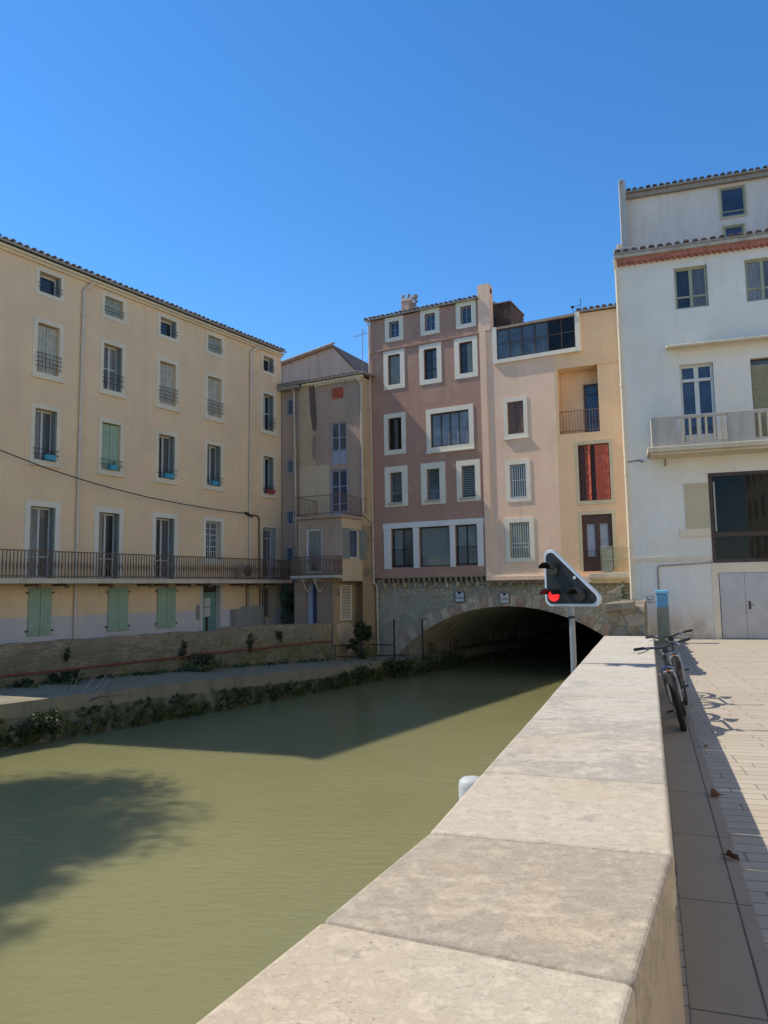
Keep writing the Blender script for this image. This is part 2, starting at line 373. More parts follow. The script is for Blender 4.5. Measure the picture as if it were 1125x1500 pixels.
rubble('ledge_stone', (0.302, 0.28, 0.202), (0.255, 0.238, 0.174), (0.22, 0.202, 0.146), 1.1, mort=(0.151, 0.143, 0.101), zs=1.0, moss=(0.0603, 0.0713, 0.0246), mz=(-1.5, -0.75), bs=0.5, mwidth=0.02)
rubble('bridge_stone', (0.58, 0.51, 0.375), (0.435, 0.398, 0.3), (0.522, 0.375, 0.247), 5.2, mort=(0.392, 0.352, 0.262), zs=1.35, bs=0.8, mwidth=0.1)
rubble('old_parapet_stone', (0.36, 0.3, 0.22), (0.29, 0.24, 0.18), (0.2, 0.17, 0.13), 2.6, mort=(0.22, 0.185, 0.14), zs=1.5, bs=0.6, mwidth=0.05)
rubble('quay_wall_stone', (0.30, 0.26, 0.2), (0.34, 0.3, 0.23), (0.22, 0.2, 0.15), 1.8, moss=(0.05, 0.06, 0.02), mz=(-1.9, -0.9))
plain('voussoir_stone', (0.504, 0.392, 0.266), 0.95, var=0.4, scale=3.5)
plain('voussoir_red', (0.42, 0.266, 0.182), 0.95, var=0.3, scale=4)
plain('corbel_wood', (0.26, 0.202, 0.143), 0.9, var=0.45, scale=5)
coping_mat(); water_mat()
stucco('parapet_side', (0.44, 0.355, 0.265), 0.3, bs=0.4)
paving_mat('paving', R(15.5), 0.165, 0.62, (0.41, 0.345, 0.26), (0.47, 0.405, 0.315), (0.13, 0.105, 0.075))
paving_mat('paving_border', R(-70.8), 0.36, 1.15, (0.33, 0.275, 0.205), (0.35, 0.295, 0.22), (0.07, 0.055, 0.04))
tile_mat('grey_tiles', (0.155, 0.13, 0.11), (0.24, 0.175, 0.135), (0.08, 0.075, 0.065))
tile_mat('pale_tiles', (0.46, 0.37, 0.29), (0.36, 0.25, 0.18), (0.22, 0.18, 0.15))
tile_mat('red_tiles', (0.19, 0.115, 0.085), (0.26, 0.16, 0.12), (0.075, 0.065, 0.055))
leaf_mat('shrub_leaf', (0.05, 0.08, 0.035), (0.13, 0.17, 0.085))
leaf_mat('dark_leaf', (0.022, 0.034, 0.014), (0.05, 0.07, 0.025))
leaf_mat('weed_leaf', (0.07, 0.09, 0.025), (0.14, 0.165, 0.05))
leaf_mat('tree_leaf', (0.05, 0.08, 0.025), (0.09, 0.13, 0.04))
leaf_mat('flower_white', (0.5, 0.5, 0.42), (0.35, 0.36, 0.2))
M = MATS

# ------------------------------------------------------------------ mesh helpers
class MB:
    def __init__(s): s.v = []; s.f = []; s.mi = []; s.mats = []
    def m(s, name):
        if name not in s.mats: s.mats.append(name)
        return s.mats.index(name)
    def add(s, vs, fs, mat):
        b = len(s.v); s.v += [tuple(x) for x in vs]
        k = s.m(mat)
        for f in fs: s.f.append([i + b for i in f]); s.mi.append(k)
    def box(s, x0, x1, y0, y1, z0, z1, mat):
        s.add([(x0, y0, z0), (x1, y0, z0), (x1, y1, z0), (x0, y1, z0), (x0, y0, z1), (x1, y0, z1), (x1, y1, z1), (x0, y1, z1)],
              [(0, 3, 2, 1), (4, 5, 6, 7), (0, 1, 5, 4), (1, 2, 6, 5), (2, 3, 7, 6), (3, 0, 4, 7)], mat)
    def quad(s, a, b, c, d, mat): s.add([a, b, c, d], [(0, 1, 2, 3)], mat)
    def tube(s, pts, r, mat, n=8, cap=True):
        pts = [Vector(p) for p in pts]; vs = []; L = len(pts)
        rr = r if isinstance(r, (list, tuple)) else [r] * L
        prev = None
        for i, p in enumerate(pts):
            d = (pts[min(i + 1, L - 1)] - pts[max(i - 1, 0)])
            if d.length < 1e-9: d = Vector((0, 0, 1))
            d.normalize()
            a = prev if prev is not None else (Vector((0, 0, 1)) if abs(d.z) < 0.9 else Vector((1, 0, 0)))
            a = (a - d * a.dot(d)); a.normalize(); prev = a; b = d.cross(a)
            for k in range(n):
                t = 2 * math.pi * k / n
                vs.append(p + (a * math.cos(t) + b * math.sin(t)) * rr[i])
        fs = []
        for i in range(L - 1):
            for k in range(n):
                k2 = (k + 1) % n
                fs.append((i * n + k, i * n + k2, (i + 1) * n + k2, (i + 1) * n + k))
        if cap: fs.append(tuple(range(n))[::-1]); fs.append(tuple((L - 1) * n + k for k in range(n)))
        s.add(vs, fs, mat)
    def prism(s, poly, z0, z1, mat, top=None):
        n = len(poly)
        vs = [(x, y, z0) for x, y in poly] + [(x, y, z1) for x, y in poly]
        fs = [(i, (i + 1) % n, n + (i + 1) % n, n + i) for i in range(n)]
        s.add(vs, fs + [tuple(range(n))[::-1]], mat)
        s.add([(x, y, z1) for x, y in poly], [tuple(range(n))], top or mat)
    def build(s, name, parent=None, bevel=0, smooth=False, seg=2):
        me = bpy.data.meshes.new(name); me.from_pydata(s.v, [], s.f)
        for nm in s.mats: me.materials.append(M[nm])
        me.polygons.foreach_set('material_index', s.mi)
        if smooth: me.polygons.foreach_set('use_smooth', [True] * len(s.f))
        me.validate(); me.update()
        o = bpy.data.objects.new(name, me); COL.objects.link(o)
        if parent is not None: o.parent = parent
        if bevel:
            md = o.modifiers.new('bevel', 'BEVEL'); md.width = bevel; md.segments = seg; md.limit_method = 'ANGLE'; md.angle_limit = R(40)
        return o
def tag(o, label=None, cat=None, group=None, kind=None):
    if label: o['label'] = label
    if cat: o['category'] = cat
    if group: o['group'] = group
    if kind: o['kind'] = kind
    return o
def thing(name, label, cat, loc=(0, 0, 0), rz=0, group=None):
    o = bpy.data.objects.new(name, None); COL.objects.link(o)
    o.location = loc; o.rotation_euler = (0, 0, rz); o.empty_display_size = 0.3
    return tag(o, label, cat, group)

def wall_face(mb, u0, u1, z0, z1, holes, mat, y=0.0, depth=0.3, zones=(), reveal=None):
    """front wall in the plane y with rectangular openings (ua,ub,za,zb[,depth]) and their reveals"""
    us = sorted({u0, u1, *[h[0] for h in holes], *[h[1] for h in holes]})
    zs = sorted({z0, z1, *[h[2] for h in holes], *[h[3] for h in holes], *[z for z, _ in zones if z0 < z < z1]})
    us = [u for u in us if u0 <= u <= u1]; zs = [z for z in zs if z0 <= z <= z1]
    def mat_at(z):
        for zt, mm in zones:
            if z < zt: return mm
        return mat
    for i in range(len(us) - 1):
        for j in range(len(zs) - 1):
            uc = (us[i] + us[i + 1]) / 2; zc = (zs[j] + zs[j + 1]) / 2
            if any(h[0] < uc < h[1] and h[2] < zc < h[3] for h in holes): continue
            mb.quad((us[i], y, zs[j]), (us[i + 1], y, zs[j]), (us[i + 1], y, zs[j + 1]), (us[i], y, zs[j + 1]), mat_at(zc))
    for h in holes:
        a, b, c, d = h[:4]; dd = h[4] if len(h) > 4 else depth; mm = reveal or mat_at((c + d) / 2)
        y2 = y + dd
        mb.quad((a, y, c), (a, y, d), (a, y2, d), (a, y2, c), mm)
        mb.quad((b, y, c), (b, y2, c), (b, y2, d), (b, y, d), mm)
        mb.quad((a, y, d), (b, y, d), (b, y2, d), (a, y2, d), mm)
        mb.quad((a, y, c), (a, y2, c), (b, y2, c), (b, y, c), mm)
        mb.quad((a, y2, c), (b, y2, c), (b, y2, d), (a, y2, d), 'dark_interior')

def surround(mb, a, b, c, d, w, mat, y=0.0, t=0.025, sill=True, wb=None):
    wb = w if wb is None else wb
    mb.box(a - w, a, y - t, y + 0.01, c - wb, d + w, mat); mb.box(b, b + w, y - t, y + 0.01, c - wb, d + w, mat)
    mb.box(a, b, y - t, y + 0.01, d, d + w, mat)
    if wb > 0: mb.box(a, b, y - t, y + 0.01, c - wb, c, mat)
    if sill: mb.box(a - w - 0.03, b + w + 0.03, y - t - 0.05, y + 0.008, c - wb - 0.05, c - wb - 0.001, mat)

def joinery(mb, pmb, a, b, c, d, y, fm, gm, cols=2, rows=1, fw=0.055, mw=0.03, rowz=None):
    """frame + mullions in mb, panes in pmb"""
    t = 0.06
    mb.box(a, a + fw, y - t, y, c, d, fm); mb.box(b - fw, b, y - t, y, c, d, fm)
    mb.box(a + fw, b - fw, y - t, y, d - fw, d, fm); mb.box(a + fw, b - fw, y - t, y, c, c + fw, fm)
    ia, ib, ic, id_ = a + fw, b - fw, c + fw, d - fw
    for k in range(1, cols):
        x = ia + (ib - ia) * k / cols
        mb.box(x - mw, x + mw, y - t - 0.004, y, ic, id_, fm)
    zz = rowz if rowz else [ic + (id_ - ic) * k / rows for k in range(1, rows)]
    for z in zz: mb.box(ia, ib, y - t + 0.008, y - 0.01, z - mw * 0.6, z + mw * 0.6, fm)
    gms = gm if isinstance(gm, tuple) else (gm,)
    for k, g__ in enumerate(gms):
        xa = ia + (ib - ia) * k / len(gms); xb = ia + (ib - ia) * (k + 1) / len(gms)
        pmb.quad((xa, y - 0.02, ic), (xb, y - 0.02, ic), (xb, y - 0.02, id_), (xa, y - 0.02, id_), g__)

def window(par, a, b, c, d, sur=0.16, smat='cream_surround', depth=0.3, fm='white_joinery', gm='window_glass', cols=2, rows=1, y=0.0, sill=True, name='window', wb=None, fw=0.055, mw=0.03, rowz=None, label=None):
    f = MB(); p = MB()
    yy = y + depth - 0.03
    joinery(f, p, a + 0.006, b - 0.006, c + 0.006, d - 0.006, yy, fm, gm, cols, rows, fw, mw, rowz)
    w = f.build(name, par); p.build('pane', w)
    if sur:
        s = MB(); surround(s, a, b, c, d, sur, smat, y, sill=sill, wb=wb); s.build('surround', w)
    if label: w['label'] = label
    return w
def shutters(par, a, b, c, d, y, mat, n=2, slat=False, name='shutter'):
    """closed leaves made of vertical boards or horizontal slats"""
    W = (b - a) / n
    for k in range(n):
        mb = MB(); x0 = a + k * W + 0.006; x1 = a + (k + 1) * W - 0.006
        if slat:
            mb.box(x0, x0 + 0.04, y, y + 0.035, c, d, mat); mb.box(x1 - 0.04, x1, y, y + 0.035, c, d, mat)
            z = c
            while z < d - 0.03:
                mb.add([(x0 + 0.04, y, z), (x1 - 0.04, y, z), (x1 - 0.04, y + 0.03, z + 0.045), (x0 + 0.04, y + 0.03, z + 0.045)], [(0, 1, 2, 3)], mat); z += 0.045
            mb.box(x0 + 0.04, x1 - 0.04, y + 0.03, y + 0.034, c, d, 'dark_interior')
        else:
            nb = 3; bw = (x1 - x0) / nb
            for q in range(nb): mb.box(x0 + q * bw + 0.002, x0 + (q + 1) * bw - 0.002, y, y + 0.03, c + 0.01, d - 0.01, mat)
            for zz in (c + 0.12 * (d - c), c + 0.86 * (d - c)): mb.box(x0 + 0.01, x1 - 0.01, y - 0.015, y + 0.001, zz - 0.03, zz + 0.03, mat)
        mb.build(name, par)
def folded(par, a, b, c, d, y, mat, depth=0.24):
    for x0, x1 in ((a + 0.012, a + 0.045), (b - 0.045, b - 0.012)):
        mb = MB(); mb.box(x0, x1, y + 0.012, y + depth, c + 0.015, d - 0.015, mat); mb.build('shutter', par)
def rail(par, a, b, c, h, y, mat='black_iron', n=2, vert=0.0, name='guard_rail', out=0.06):
    mb = MB(); e = 0.05
    for k in range(n):
        z = c + h * (k + 1) / n
        mb.tube([(a - e, y + 0.03, z), (a - e, y - out, z), (b + e, y - out, z), (b + e, y + 0.03, z)], 0.009, mat, 5)
    if vert:
        q = int((b - a) / vert)
        for k in range(q + 1):
            x = a + (b - a) * k / max(q, 1); mb.tube([(x, y - out, c + 0.04), (x, y - out, c + h)], 0.006, mat, 4)
    return mb.build(name, par)

def roof(par, u0, u1, ze, yf, yr, slope=0.3, pitch=0.23, mat='grey_tiles', r=None, name='roof', back=None, wob=0.01, thick=0.07, under='gutter_grey'):
    mb = MB(); r = r or pitch * 0.36
    zr = ze + (yr - yf) * slope
    yb = back if back is not None else yr + (yr - yf)
    zb = zr - (yb - yr) * slope
    mb.add([(u0, yf, ze), (u1, yf, ze), (u1, yr, zr), (u0, yr, zr), (u1, yb, zb), (u0, yb, zb)], [(0, 1, 2, 3), (3, 2, 4, 5)], mat)
    mb.add([(u0, yf, ze - thick), (u1, yf, ze - thick), (u1, yr, zr - thick), (u0, yr, zr - thick), (u1, yb, zb - thick), (u0, yb, zb - thick)], [(3, 2, 1, 0), (5, 4, 2, 3)], under)
    mb.add([(u0, yf, ze - thick), (u1, yf, ze - thick), (u1, yf, ze), (u0, yf, ze)], [(0, 1, 2, 3)], under)
    for u in (u0, u1): mb.add([(u, yf, ze - thick), (u, yf, ze), (u, yr, zr), (u, yb, zb), (u, yb, zb - thick), (u, yr, zr - thick)], [(0, 1, 2, 5), (5, 2, 3, 4)], under)
    n = max(1, int((u1 - u0) / pitch))
    rg = random.Random(int(u0 * 31 + ze * 17))
    for k in range(n):
        uc = u0 + pitch * (k + 0.5) + rg.uniform(-wob, wob)
        if uc + r > u1 + 0.02: break
        ys = yf - 0.04 + rg.uniform(-0.02, 0.02); zo = rg.uniform(-0.008, 0.012)
        length = yr - ys; seg = max(1, int(length / 0.42)); 
        if seg > 5: seg = 5 + (seg - 5) // 3
        yc = ys
        for q in range(seg):
            y2 = ys + length * (q + 1) / seg if seg < 6 else (ys + 0.42 * (q + 1) if q < 5 else ys + 2.1 + (length - 2.1) * (q - 4) / (seg - 5))
            lift = 0.018; vs = []
            for (yy, rr, ll) in ((yc, r, lift), (y2, r * 0.82, 0.0)):
                for t in range(7):
                    an = math.pi * t / 6
                    vs.append((uc + rr * math.cos(an), yy, ze + (yy - yf) * slope + rr * 0.75 * math.sin(an) + zo + ll))
            fs = [(t, t + 1, 8 + t, 7 + t) for t in range(6)] + [(0, 1, 2, 3, 4, 5, 6)]
            mb.add(vs, fs, mat); yc = y2
    return mb.build(name, par)

def pipe(par, pts, r=0.05, mat='pipe_plastic', name='drainpipe', clips=None):
    mb = MB(); mb.tube(pts, r, mat, 10)
    if clips:
        for (x, y, z) in clips: mb.tube([(x, y, z - 0.035), (x, y, z + 0.035)], r * 1.25, mat, 10)
    return mb.build(name, par, smooth=False)

def foliage(mb, c, rad, n, size, mat, seed=0, clumps=12, flat=0.0, cs=(0.22, 0.46)):
    rg = random.Random(seed); cl = []
    for _ in range(clumps):
        d = Vector((rg.gauss(0, 1), rg.gauss(0, 1), rg.gauss(0, 1))).normalized() * (rg.random() ** 0.4) * 0.78
        cl.append((d, rg.uniform(*cs)))
    for _ in range(n):
        d, cr = rg.choice(cl)
        q = Vector((rg.gauss(0, 1), rg.gauss(0, 1), rg.gauss(0, 1))).normalized() * (rg.random() ** 0.5) * cr
        p = d + q
        P = Vector((c[0] + p.x * rad[0], c[1] + p.y * rad[1], c[2] + p.z * rad[2]))
        a = Vector((rg.gauss(0, 1), rg.gauss(0, 1), rg.gauss(0, 1) * (1 - flat))).normalized()
        b = a.orthogonal().normalized(); b.rotate(Matrix.Rotation(rg.uniform(0, 6.28), 3, a))
        s = size * rg.uniform(0.6, 1.35); w = b.cross(a)
        mb.add([P - b * s, P + w * s * 0.5, P + b * s, P - w * s * 0.5], [(0, 1, 2, 3)], mat)

# canal axes
AL = R(32.23); gL = Vector((math.sin(AL), math.cos(AL), 0)); rL = Vector((math.cos(AL), -math.sin(AL), 0))
AC = R(19.16); gC = Vector((math.sin(AC), math.cos(AC), 0)); rC = Vector((math.cos(AC), -math.sin(AC), 0))
AN = R(25.39); gN = Vector((math.sin(AN), math.cos(AN), 0)); rN = Vector((math.cos(AN), -math.sin(AN), 0))
def PL(lat, al, z=0): return tuple(rL * lat + gL * al + Vector((0, 0, z)))
def PC(lat, al, z=0): return tuple(rC * lat + gC * al + Vector((0, 0, z)))
def PN(lat, al, z=0): return tuple(rN * lat + gN * al + Vector((0, 0, z)))
OP = Vector((-0.488, 31.94, 0)); TP = R(-27.87)
eP = Vector((math.cos(TP), math.sin(TP), 0)); iP = Vector((-math.sin(TP), math.cos(TP), 0))
def PP(u, y, z=0): return tuple(OP + eP * u + iP * y + Vector((0, 0, z)))
WATER = -1.7
# ================================================================== SETTING
mb = MB(); mb.quad((-400, -400, -2.4), (400, -400, -2.4), (400, 400, -2.4), (-400, 400, -2.4), 'canal_bed_mud')
tag(mb.build('ground'), kind='structure')
mb = MB(); mb.quad((-70, -60, WATER), (30, -60, WATER), (40, 75, WATER), (-20, 75, WATER), 'canal_water')
tag(mb.build('canal_water'), kind='structure')
# left bank platform at street level behind the low wall, reaching far
mb = MB()
mb.prism([PL(-19.9, -60)[:2], PL(-19.7, 12)[:2], PL(-18.95, 21)[:2], PP(-0.9, -2.45)[:2], PP(-0.7, 0.4)[:2], PP(-0.2, 40)[:2], PL(-18, 300)[:2], PL(-300, 300)[:2], PL(-300, -60)[:2]], -2.35, 0.0, 'quay_wall_stone', 'path_concrete')
tag(mb.build('terrace'), kind='structure')
# lower quay path along the water
mb = MB()
edge = [(-16.9, -50, -0.70), (-16.55, 8, -0.70), (-16.35, 12, -0.72), (-16.1, 15, -0.76), (-15.95, 18, -0.84), (-15.85, 21, -0.93), (-15.75, 24, -1.0), (-15.65, 27, -1.05), (-15.5, 31, -1.05), (-15.3, 60, -1.05)]
rg = random.Random(3)
pts = []
for i in range(len(edge) - 1):
    a, b = edge[i], edge[i + 1]; n = 1 if i in (0, len(edge) - 2) else 6
    for k in range(n):
        t = k / n; pts.append([a[j] + (b[j] - a[j]) * t for j in range(3)])
pts.append(list(edge[-1]))
for i in range(len(pts) - 1):
    a, b = pts[i], pts[i + 1]; 
    ja = noise.noise(Vector((a[1] * 0.9, 0, 0))) * 0.1; jb = noise.noise(Vector((b[1] * 0.9, 0, 0))) * 0.1
    mb.quad(PL(a[0] + ja, a[1], a[2]), PL(b[0] + jb, b[1], b[2]), PL(-19.2, b[1], b[2] + 0.04), PL(-19.2, a[1], a[2] + 0.04), 'path_concrete')
    mb.quad(PL(a[0] + ja, a[1], a[2] - 0.33), PL(b[0] + jb, b[1], b[2] - 0.33), PL(b[0] + jb, b[1], b[2]), PL(a[0] + ja, a[1], a[2]), 'path_concrete')
    mb.quad(PL(a[0] + ja, a[1], a[2] - 0.33), PL(a[0] + ja + 0.05, a[1], -2.35), PL(b[0] + jb + 0.05, b[1], -2.35), PL(b[0] + jb, b[1], b[2] - 0.33), 'ledge_stone')
tag(mb.build('quay_path'), kind='structure')
# pavement on the right bank
mb = MB()
pav = [PN(-0.9, -40), PN(-0.9, 2.9), PC(-0.75, 3.1), PC(-0.75, 26.0), PC(-0.6, 60), PC(-0.6, 300), PC(300, 300), PC(300, -60), PN(-0.9, -60)]
mb.prism([p[:2] for p in pav[1:]], -2.35, 0.0, 'quay_wall_stone', 'paving')
mb2 = mb.build('pavement'); tag(mb2, kind='structure')
mb = MB()
b0 = 0.075
mb.add([PN(-0.25, -6, 0.004), PN(0.12, -6, 0.004), PN(0.12, 2.95, 0.004), PC(0.44, 3.2, 0.004), PC(0.44, 15.9, 0.004), PC(b0, 15.9, 0.004), PC(b0, 3.1, 0.004), PN(-0.25, 2.95, 0.004)], [(0, 1, 2, 7), (7, 2, 3, 6), (6, 3, 4, 5)], 'paving_border')
tag(mb.build('pavement_border'), kind='structure')

# ================================================================== FOREGROUND PARAPET
par = thing('parapet_wall', 'thick pale stone parapet with broad coping slabs running from the foreground along the canal', 'stone wall')
mb = MB()
def strip(P, sects):
    for (a, b) in zip(sects[:-1], sects[1:]):
        (la0, la1, ala), (lb0, lb1, alb) = a, b
        mb.quad(P(la1, ala, 0.53), P(la1 + 0.035, ala, -0.02), P(lb1 + 0.035, alb, -0.02), P(lb1, alb, 0.53), 'parapet_side')
        mb.quad(P(la0, ala, 0.53), P(lb0, alb, 0.53), P(lb0, alb, -2.35), P(la0, ala, -2.35), 'quay_wall_stone')
        mb.quad(P(la0, ala, 0.53), P(la1, ala, 0.53), P(lb1, alb, 0.53), P(lb0, alb, 0.53), 'parapet_side')
strip(PN, [(-1.15, -0.31, -8), (-1.15, -0.31, 2.98)])
strip(PC, [(-0.86, 0.02, 3.03), (-0.86, 0.02, 15.65)])
mb.quad(PC(-0.86, 15.65, 0.53), PC(0.02, 15.65, 0.53), PC(0.055, 15.65, -0.02), PC(-0.86, 15.65, -0.02), 'parapet_side')
mb.quad(PN(-0.31, 2.98, 0.53), PN(-0.275, 2.98, -0.02), PC(0.055, 3.03, -0.02), PC(0.02, 3.03, 0.53), 'parapet_side')
mb.build('wall_body', par)
def coping(P0, l0, l1, a0, a1, P1=None, l2=None, l3=None, dz=0.0, am=0.5):
    P1 = P1 or P0; l2 = l0 if l2 is None else l2; l3 = l1 if l3 is None else l3
    mb = MB(); nx, ny = 8, 10; g = 0.004
    A, B, Cc, D = Vector(P0(l0, a0 + g)), Vector(P0(l1, a0 + g)), Vector(P1(l3, a1 - g)), Vector(P1(l2, a1 - g))
    def q(s, t, z): 
        v = (A * (1 - s) + B * s) * (1 - t) + (D * (1 - s) + Cc * s) * t
        return (v.x, v.y, z)
    c = (A + B + Cc + D) / 4
    vs = []
    for (s, t) in ((0, 0), (1, 0), (1, 1), (0, 1)): vs.append(q(s, t, 0.53 + 0.002))
    for (s, t) in ((0, 0), (1, 0), (1, 1), (0, 1)): vs.append(q(s, t, 0.73 + dz))
    mb.add(vs, [(3, 2, 1, 0), (4, 5, 6, 7), (0, 1, 5, 4), (1, 2, 6, 5), (2, 3, 7, 6), (3, 0, 4, 7)], 'coping_stone')
    o = mb.build('coping_stone', par, bevel=0.022, seg=4)
    o.color = (am, max(0.0, min(1.0, (6.0 - a0) / 4.0)) if P0 is PC else 1.0, 0, 1)
    return o
for a0, a1 in ((-3.2, -1.2), (-1.2, 0.35), (0.35, 2.04)): coping(PN, -1.195, -0.3, a0, a1, dz=rg.uniform(-0.003, 0.003), am=0.22)
coping(PN, -1.195, -0.3, 2.04, 3.03, PC, -0.885, 0.035, am=0.92)
js = [3.03, 4.08, 5.16, 5.86, 7.05, 8.67, 9.78, 11.97, 13.4, 14.41, 15.68]
for q_, (a0, a1) in enumerate(zip(js[:-1], js[1:])): coping(PC, -0.885, 0.04, a0, a1, dz=rg.uniform(-0.002, 0.003), am=(0.42, 0.75, 0.8, 0.6, 0.55, 0.4, 0.5, 0.4, 0.4, 0.3)[q_])

# old rough stone parapet further on
op = thing('old_parapet', 'rough broken grey stone wall end beyond the far end of the pale coping', 'stone wall')
mb = MB(); rr_ = random.Random(5)
nz, na, nl = 12, 40, 7
def opp(l, a, z):
    P = Vector(PC(l, a, z)); d = noise.noise(P * 1.7) * 0.10 + noise.noise(P * 5.0) * 0.05
    return (P.x + d * 0.9, P.y + d, P.z + (d * 0.9 if z > 0.2 else 0))
lv = [-0.82 + 0.70 * i / nl for i in range(nl + 1)]; av = [15.78 + 9.6 * i / na for i in range(na + 1)]; zv = [-0.1 + (1.26 + 0.1) * i / nz for i in range(nz + 1)]
for i in range(nl):
    for j in range(nz): mb.quad(opp(lv[i], av[0], zv[j]), opp(lv[i + 1], av[0], zv[j]), opp(lv[i + 1], av[0], zv[j + 1]), opp(lv[i], av[0], zv[j + 1]), 'old_parapet_stone')
    for k in range(na): mb.quad(opp(lv[i], av[k], zv[-1]), opp(lv[i + 1], av[k], zv[-1]), opp(lv[i + 1], av[k + 1], zv[-1]), opp(lv[i], av[k + 1], zv[-1]), 'old_parapet_stone')
for l in (lv[0], lv[-1]):
    for j in range(nz):
        for k in range(na): mb.quad(opp(l, av[k], zv[j]), opp(l, av[k + 1], zv[j]), opp(l, av[k + 1], zv[j + 1]), opp(l, av[k], zv[j + 1]), 'old_parapet_stone')
mb.build('rubble_wall', op)
mb = MB()
mb.add([PC(-0.86, 15.66, 1.20), PC(-0.3, 15.66, 1.27), PC(-0.3, 17.4, 1.27), PC(-0.86, 17.4, 1.2), PC(-0.86, 15.66, 1.36), PC(-0.3, 15.66, 1.40), PC(-0.3, 17.4, 1.40), PC(-0.86, 17.4, 1.36)],
       [(3, 2, 1, 0), (4, 5, 6, 7), (0, 1, 5, 4), (1, 2, 6, 5), (2, 3, 7, 6), (3, 0, 4, 7)], 'old_parapet_stone')
mb.build('cap_stone', op, bevel=0.015)

# ================================================================== LEFT APARTMENT BUILDING
def LB():
    rz = R(57.77)
    b = thing('apartment_building', 'long ochre apartment building with rows of windows and an iron balcony on the left bank', 'building', (-18.187, 11.466, 0), rz)
    cols = {'A': 13.76, 'B': 16.22, 'C': 18.67, 'D': 21.10, 'E': 24.40}
    holes = []; W = {'A': .76, 'B': .76, 'C': .77, 'D': .75, 'E': .68}
    for k, u in cols.items():
        w = W[k]
        holes.append((u, u + w, 11.32, 11.98)); holes.append((u, u + w, 8.70, 10.30)); holes.append((u, u + w, 5.91, 7.54))
    holes += [(13.71, 14.56, 2.23, 4.45), (16.18, 17.01, 2.23, 4.45), (18.60, 19.47, 2.23, 4.45), (21.07, 21.90, 3.0, 4.50), (24.36, 25.26, 2.23, 4.45)]
    holes += [(20.95, 21.86, 0.02, 1.98), (24.28, 25.05, 0.58, 1.90)]
    mb = MB()
    wall_face(mb, 9.85, 25.6, -0.3, 12.32, holes, 'ochre_render', zones=((1.04, 'lilac_base_paint'),), depth=0.33)
    D = 9.0
    mb.add([(9.85, 0, -0.3), (9.85, D, -0.3), (9.85, D, 12.3), (9.85, D / 2, 13.6), (9.85, 0, 12.3)], [(0, 4, 3, 2, 1)], 'ochre_render')
    mb.add([(25.6, 0, -0.3), (25.6, D, -0.3), (25.6, D, 12.3), (25.6, D / 2, 13.6), (25.6, 0, 12.3)], [(0, 1, 2, 3, 4)], 'ochre_render')
    mb.quad((9.85, D, -0.3), (9.85, D, 12.3), (25.6, D, 12.3), (25.6, D, -0.3), 'ochre_render')
    mb.build('wall', b)
    roof(b, 9.75, 25.62, 12.42, -0.32, D / 2, 0.28, 0.232, 'grey_tiles')
    mb = MB(); mb.box(9.8, 25.6, -0.20, 0.02, 12.26, 12.335, 'cream_surround'); mb.box(9.8, 25.6, -0.10, 0.02, 12.19, 12.259, 'cream_surround'); mb.build('cornice', b)
    for k, u in cols.items():
        w = W[k]; a, e = u, u + w
        # attic
        if k in 'BD':
            s = MB(); surround(s, a, e, 11.32, 11.98, 0.14, 'cream_surround', sill=False); wd = s.build('shuttered_window', b)
            shutters(wd, a, e, 11.32, 11.98, 0.10, 'greygreen_shutter')
        else:
            wd = window(b, a, e, 11.32, 11.98, 0.14, depth=0.3, sill=False, cols=1, fw=0.07); folded(wd, a, e, 11.32, 11.98, 0, 'folded_shutter')
        rail(wd, a, e, 11.34, 0.24, 0, n=2)
        # second row
        if k in 'ACD':
            s = MB(); surround(s, a, e, 8.70, 10.30, 0.15, 'cream_surround'); wd = s.build('shuttered_window', b)
            shutters(wd, a, e, 8.70, 10.28, 0.12, 'grey_shutter', n=2)
            rail(wd, a, e, 8.75, 0.55, 0, n=4, vert=0.11, out=0.1)
        else:
            wd = window(b, a, e, 8.70, 10.30, 0.15, depth=0.31, rowz=[9.5], gm=('dim_curtain_reflection_glass', 'curtain_reflection_glass') if k == 'B' else 'window_glass'); folded(wd, a, e, 8.7, 10.3, 0, 'folded_shutter')
            rail(wd, a, e, 8.75, 0.5, 0, n=3, vert=0.11, out=0.08)
        # third row
        if k == 'B':
            s = MB(); surround(s, a, e, 5.91, 7.54, 0.14, 'cream_surround'); wd = s.build('shuttered_window', b)
            shutters(wd, a, e, 5.91, 7.52, 0.08, 'green_shutter')
        else:
            wd = window(b, a, e, 5.91, 7.54, 0.14, depth=0.31, gm={'A': ('curtain_reflection_glass', 'dim_curtain_reflection_glass'), 'C': ('window_glass', 'dim_curtain_reflection_glass'), 'D': 'dim_curtain_reflection_glass', 'E': ('dim_curtain_reflection_glass', 'window_glass')}[k]); folded(wd, a, e, 5.91, 7.54, 0, 'folded_shutter')
        rail(wd, a, e, 5.93, 0.32, 0, n=2, vert=0.25, out=0.1)
    for (a, e), dm in zip(((13.71, 14.56), (16.18, 17.01), (18.60, 19.47)), (('curtain_reflection_glass', 'dim_curtain_reflection_glass'), ('dim_curtain_reflection_glass', 'window_glass'), ('window_glass', 'dim_curtain_reflection_glass'))):  # paler panes paint in a grey reflection as well as curtains
        wd = window(b, a, e, 2.23, 4.45, 0.18, 'white_surround', depth=0.31, sill=False, wb=0, name='balcony_door', rowz=[2.9], gm=dm, fw=0.06); folded(wd, a, e, 2.25, 4.45, 0, 'folded_shutter')
    wd = window(b, 21.07, 21.90, 3.0, 4.50, 0.15, 'white_surround', depth=0.28, rows=3)
    mb = MB()
    for i in range(8):
        x = 21.1 + i * 0.11; mb.tube([(x, 0.03, 3.02), (x, 0.03, 4.48)], 0.011, 'white_joinery', 5)
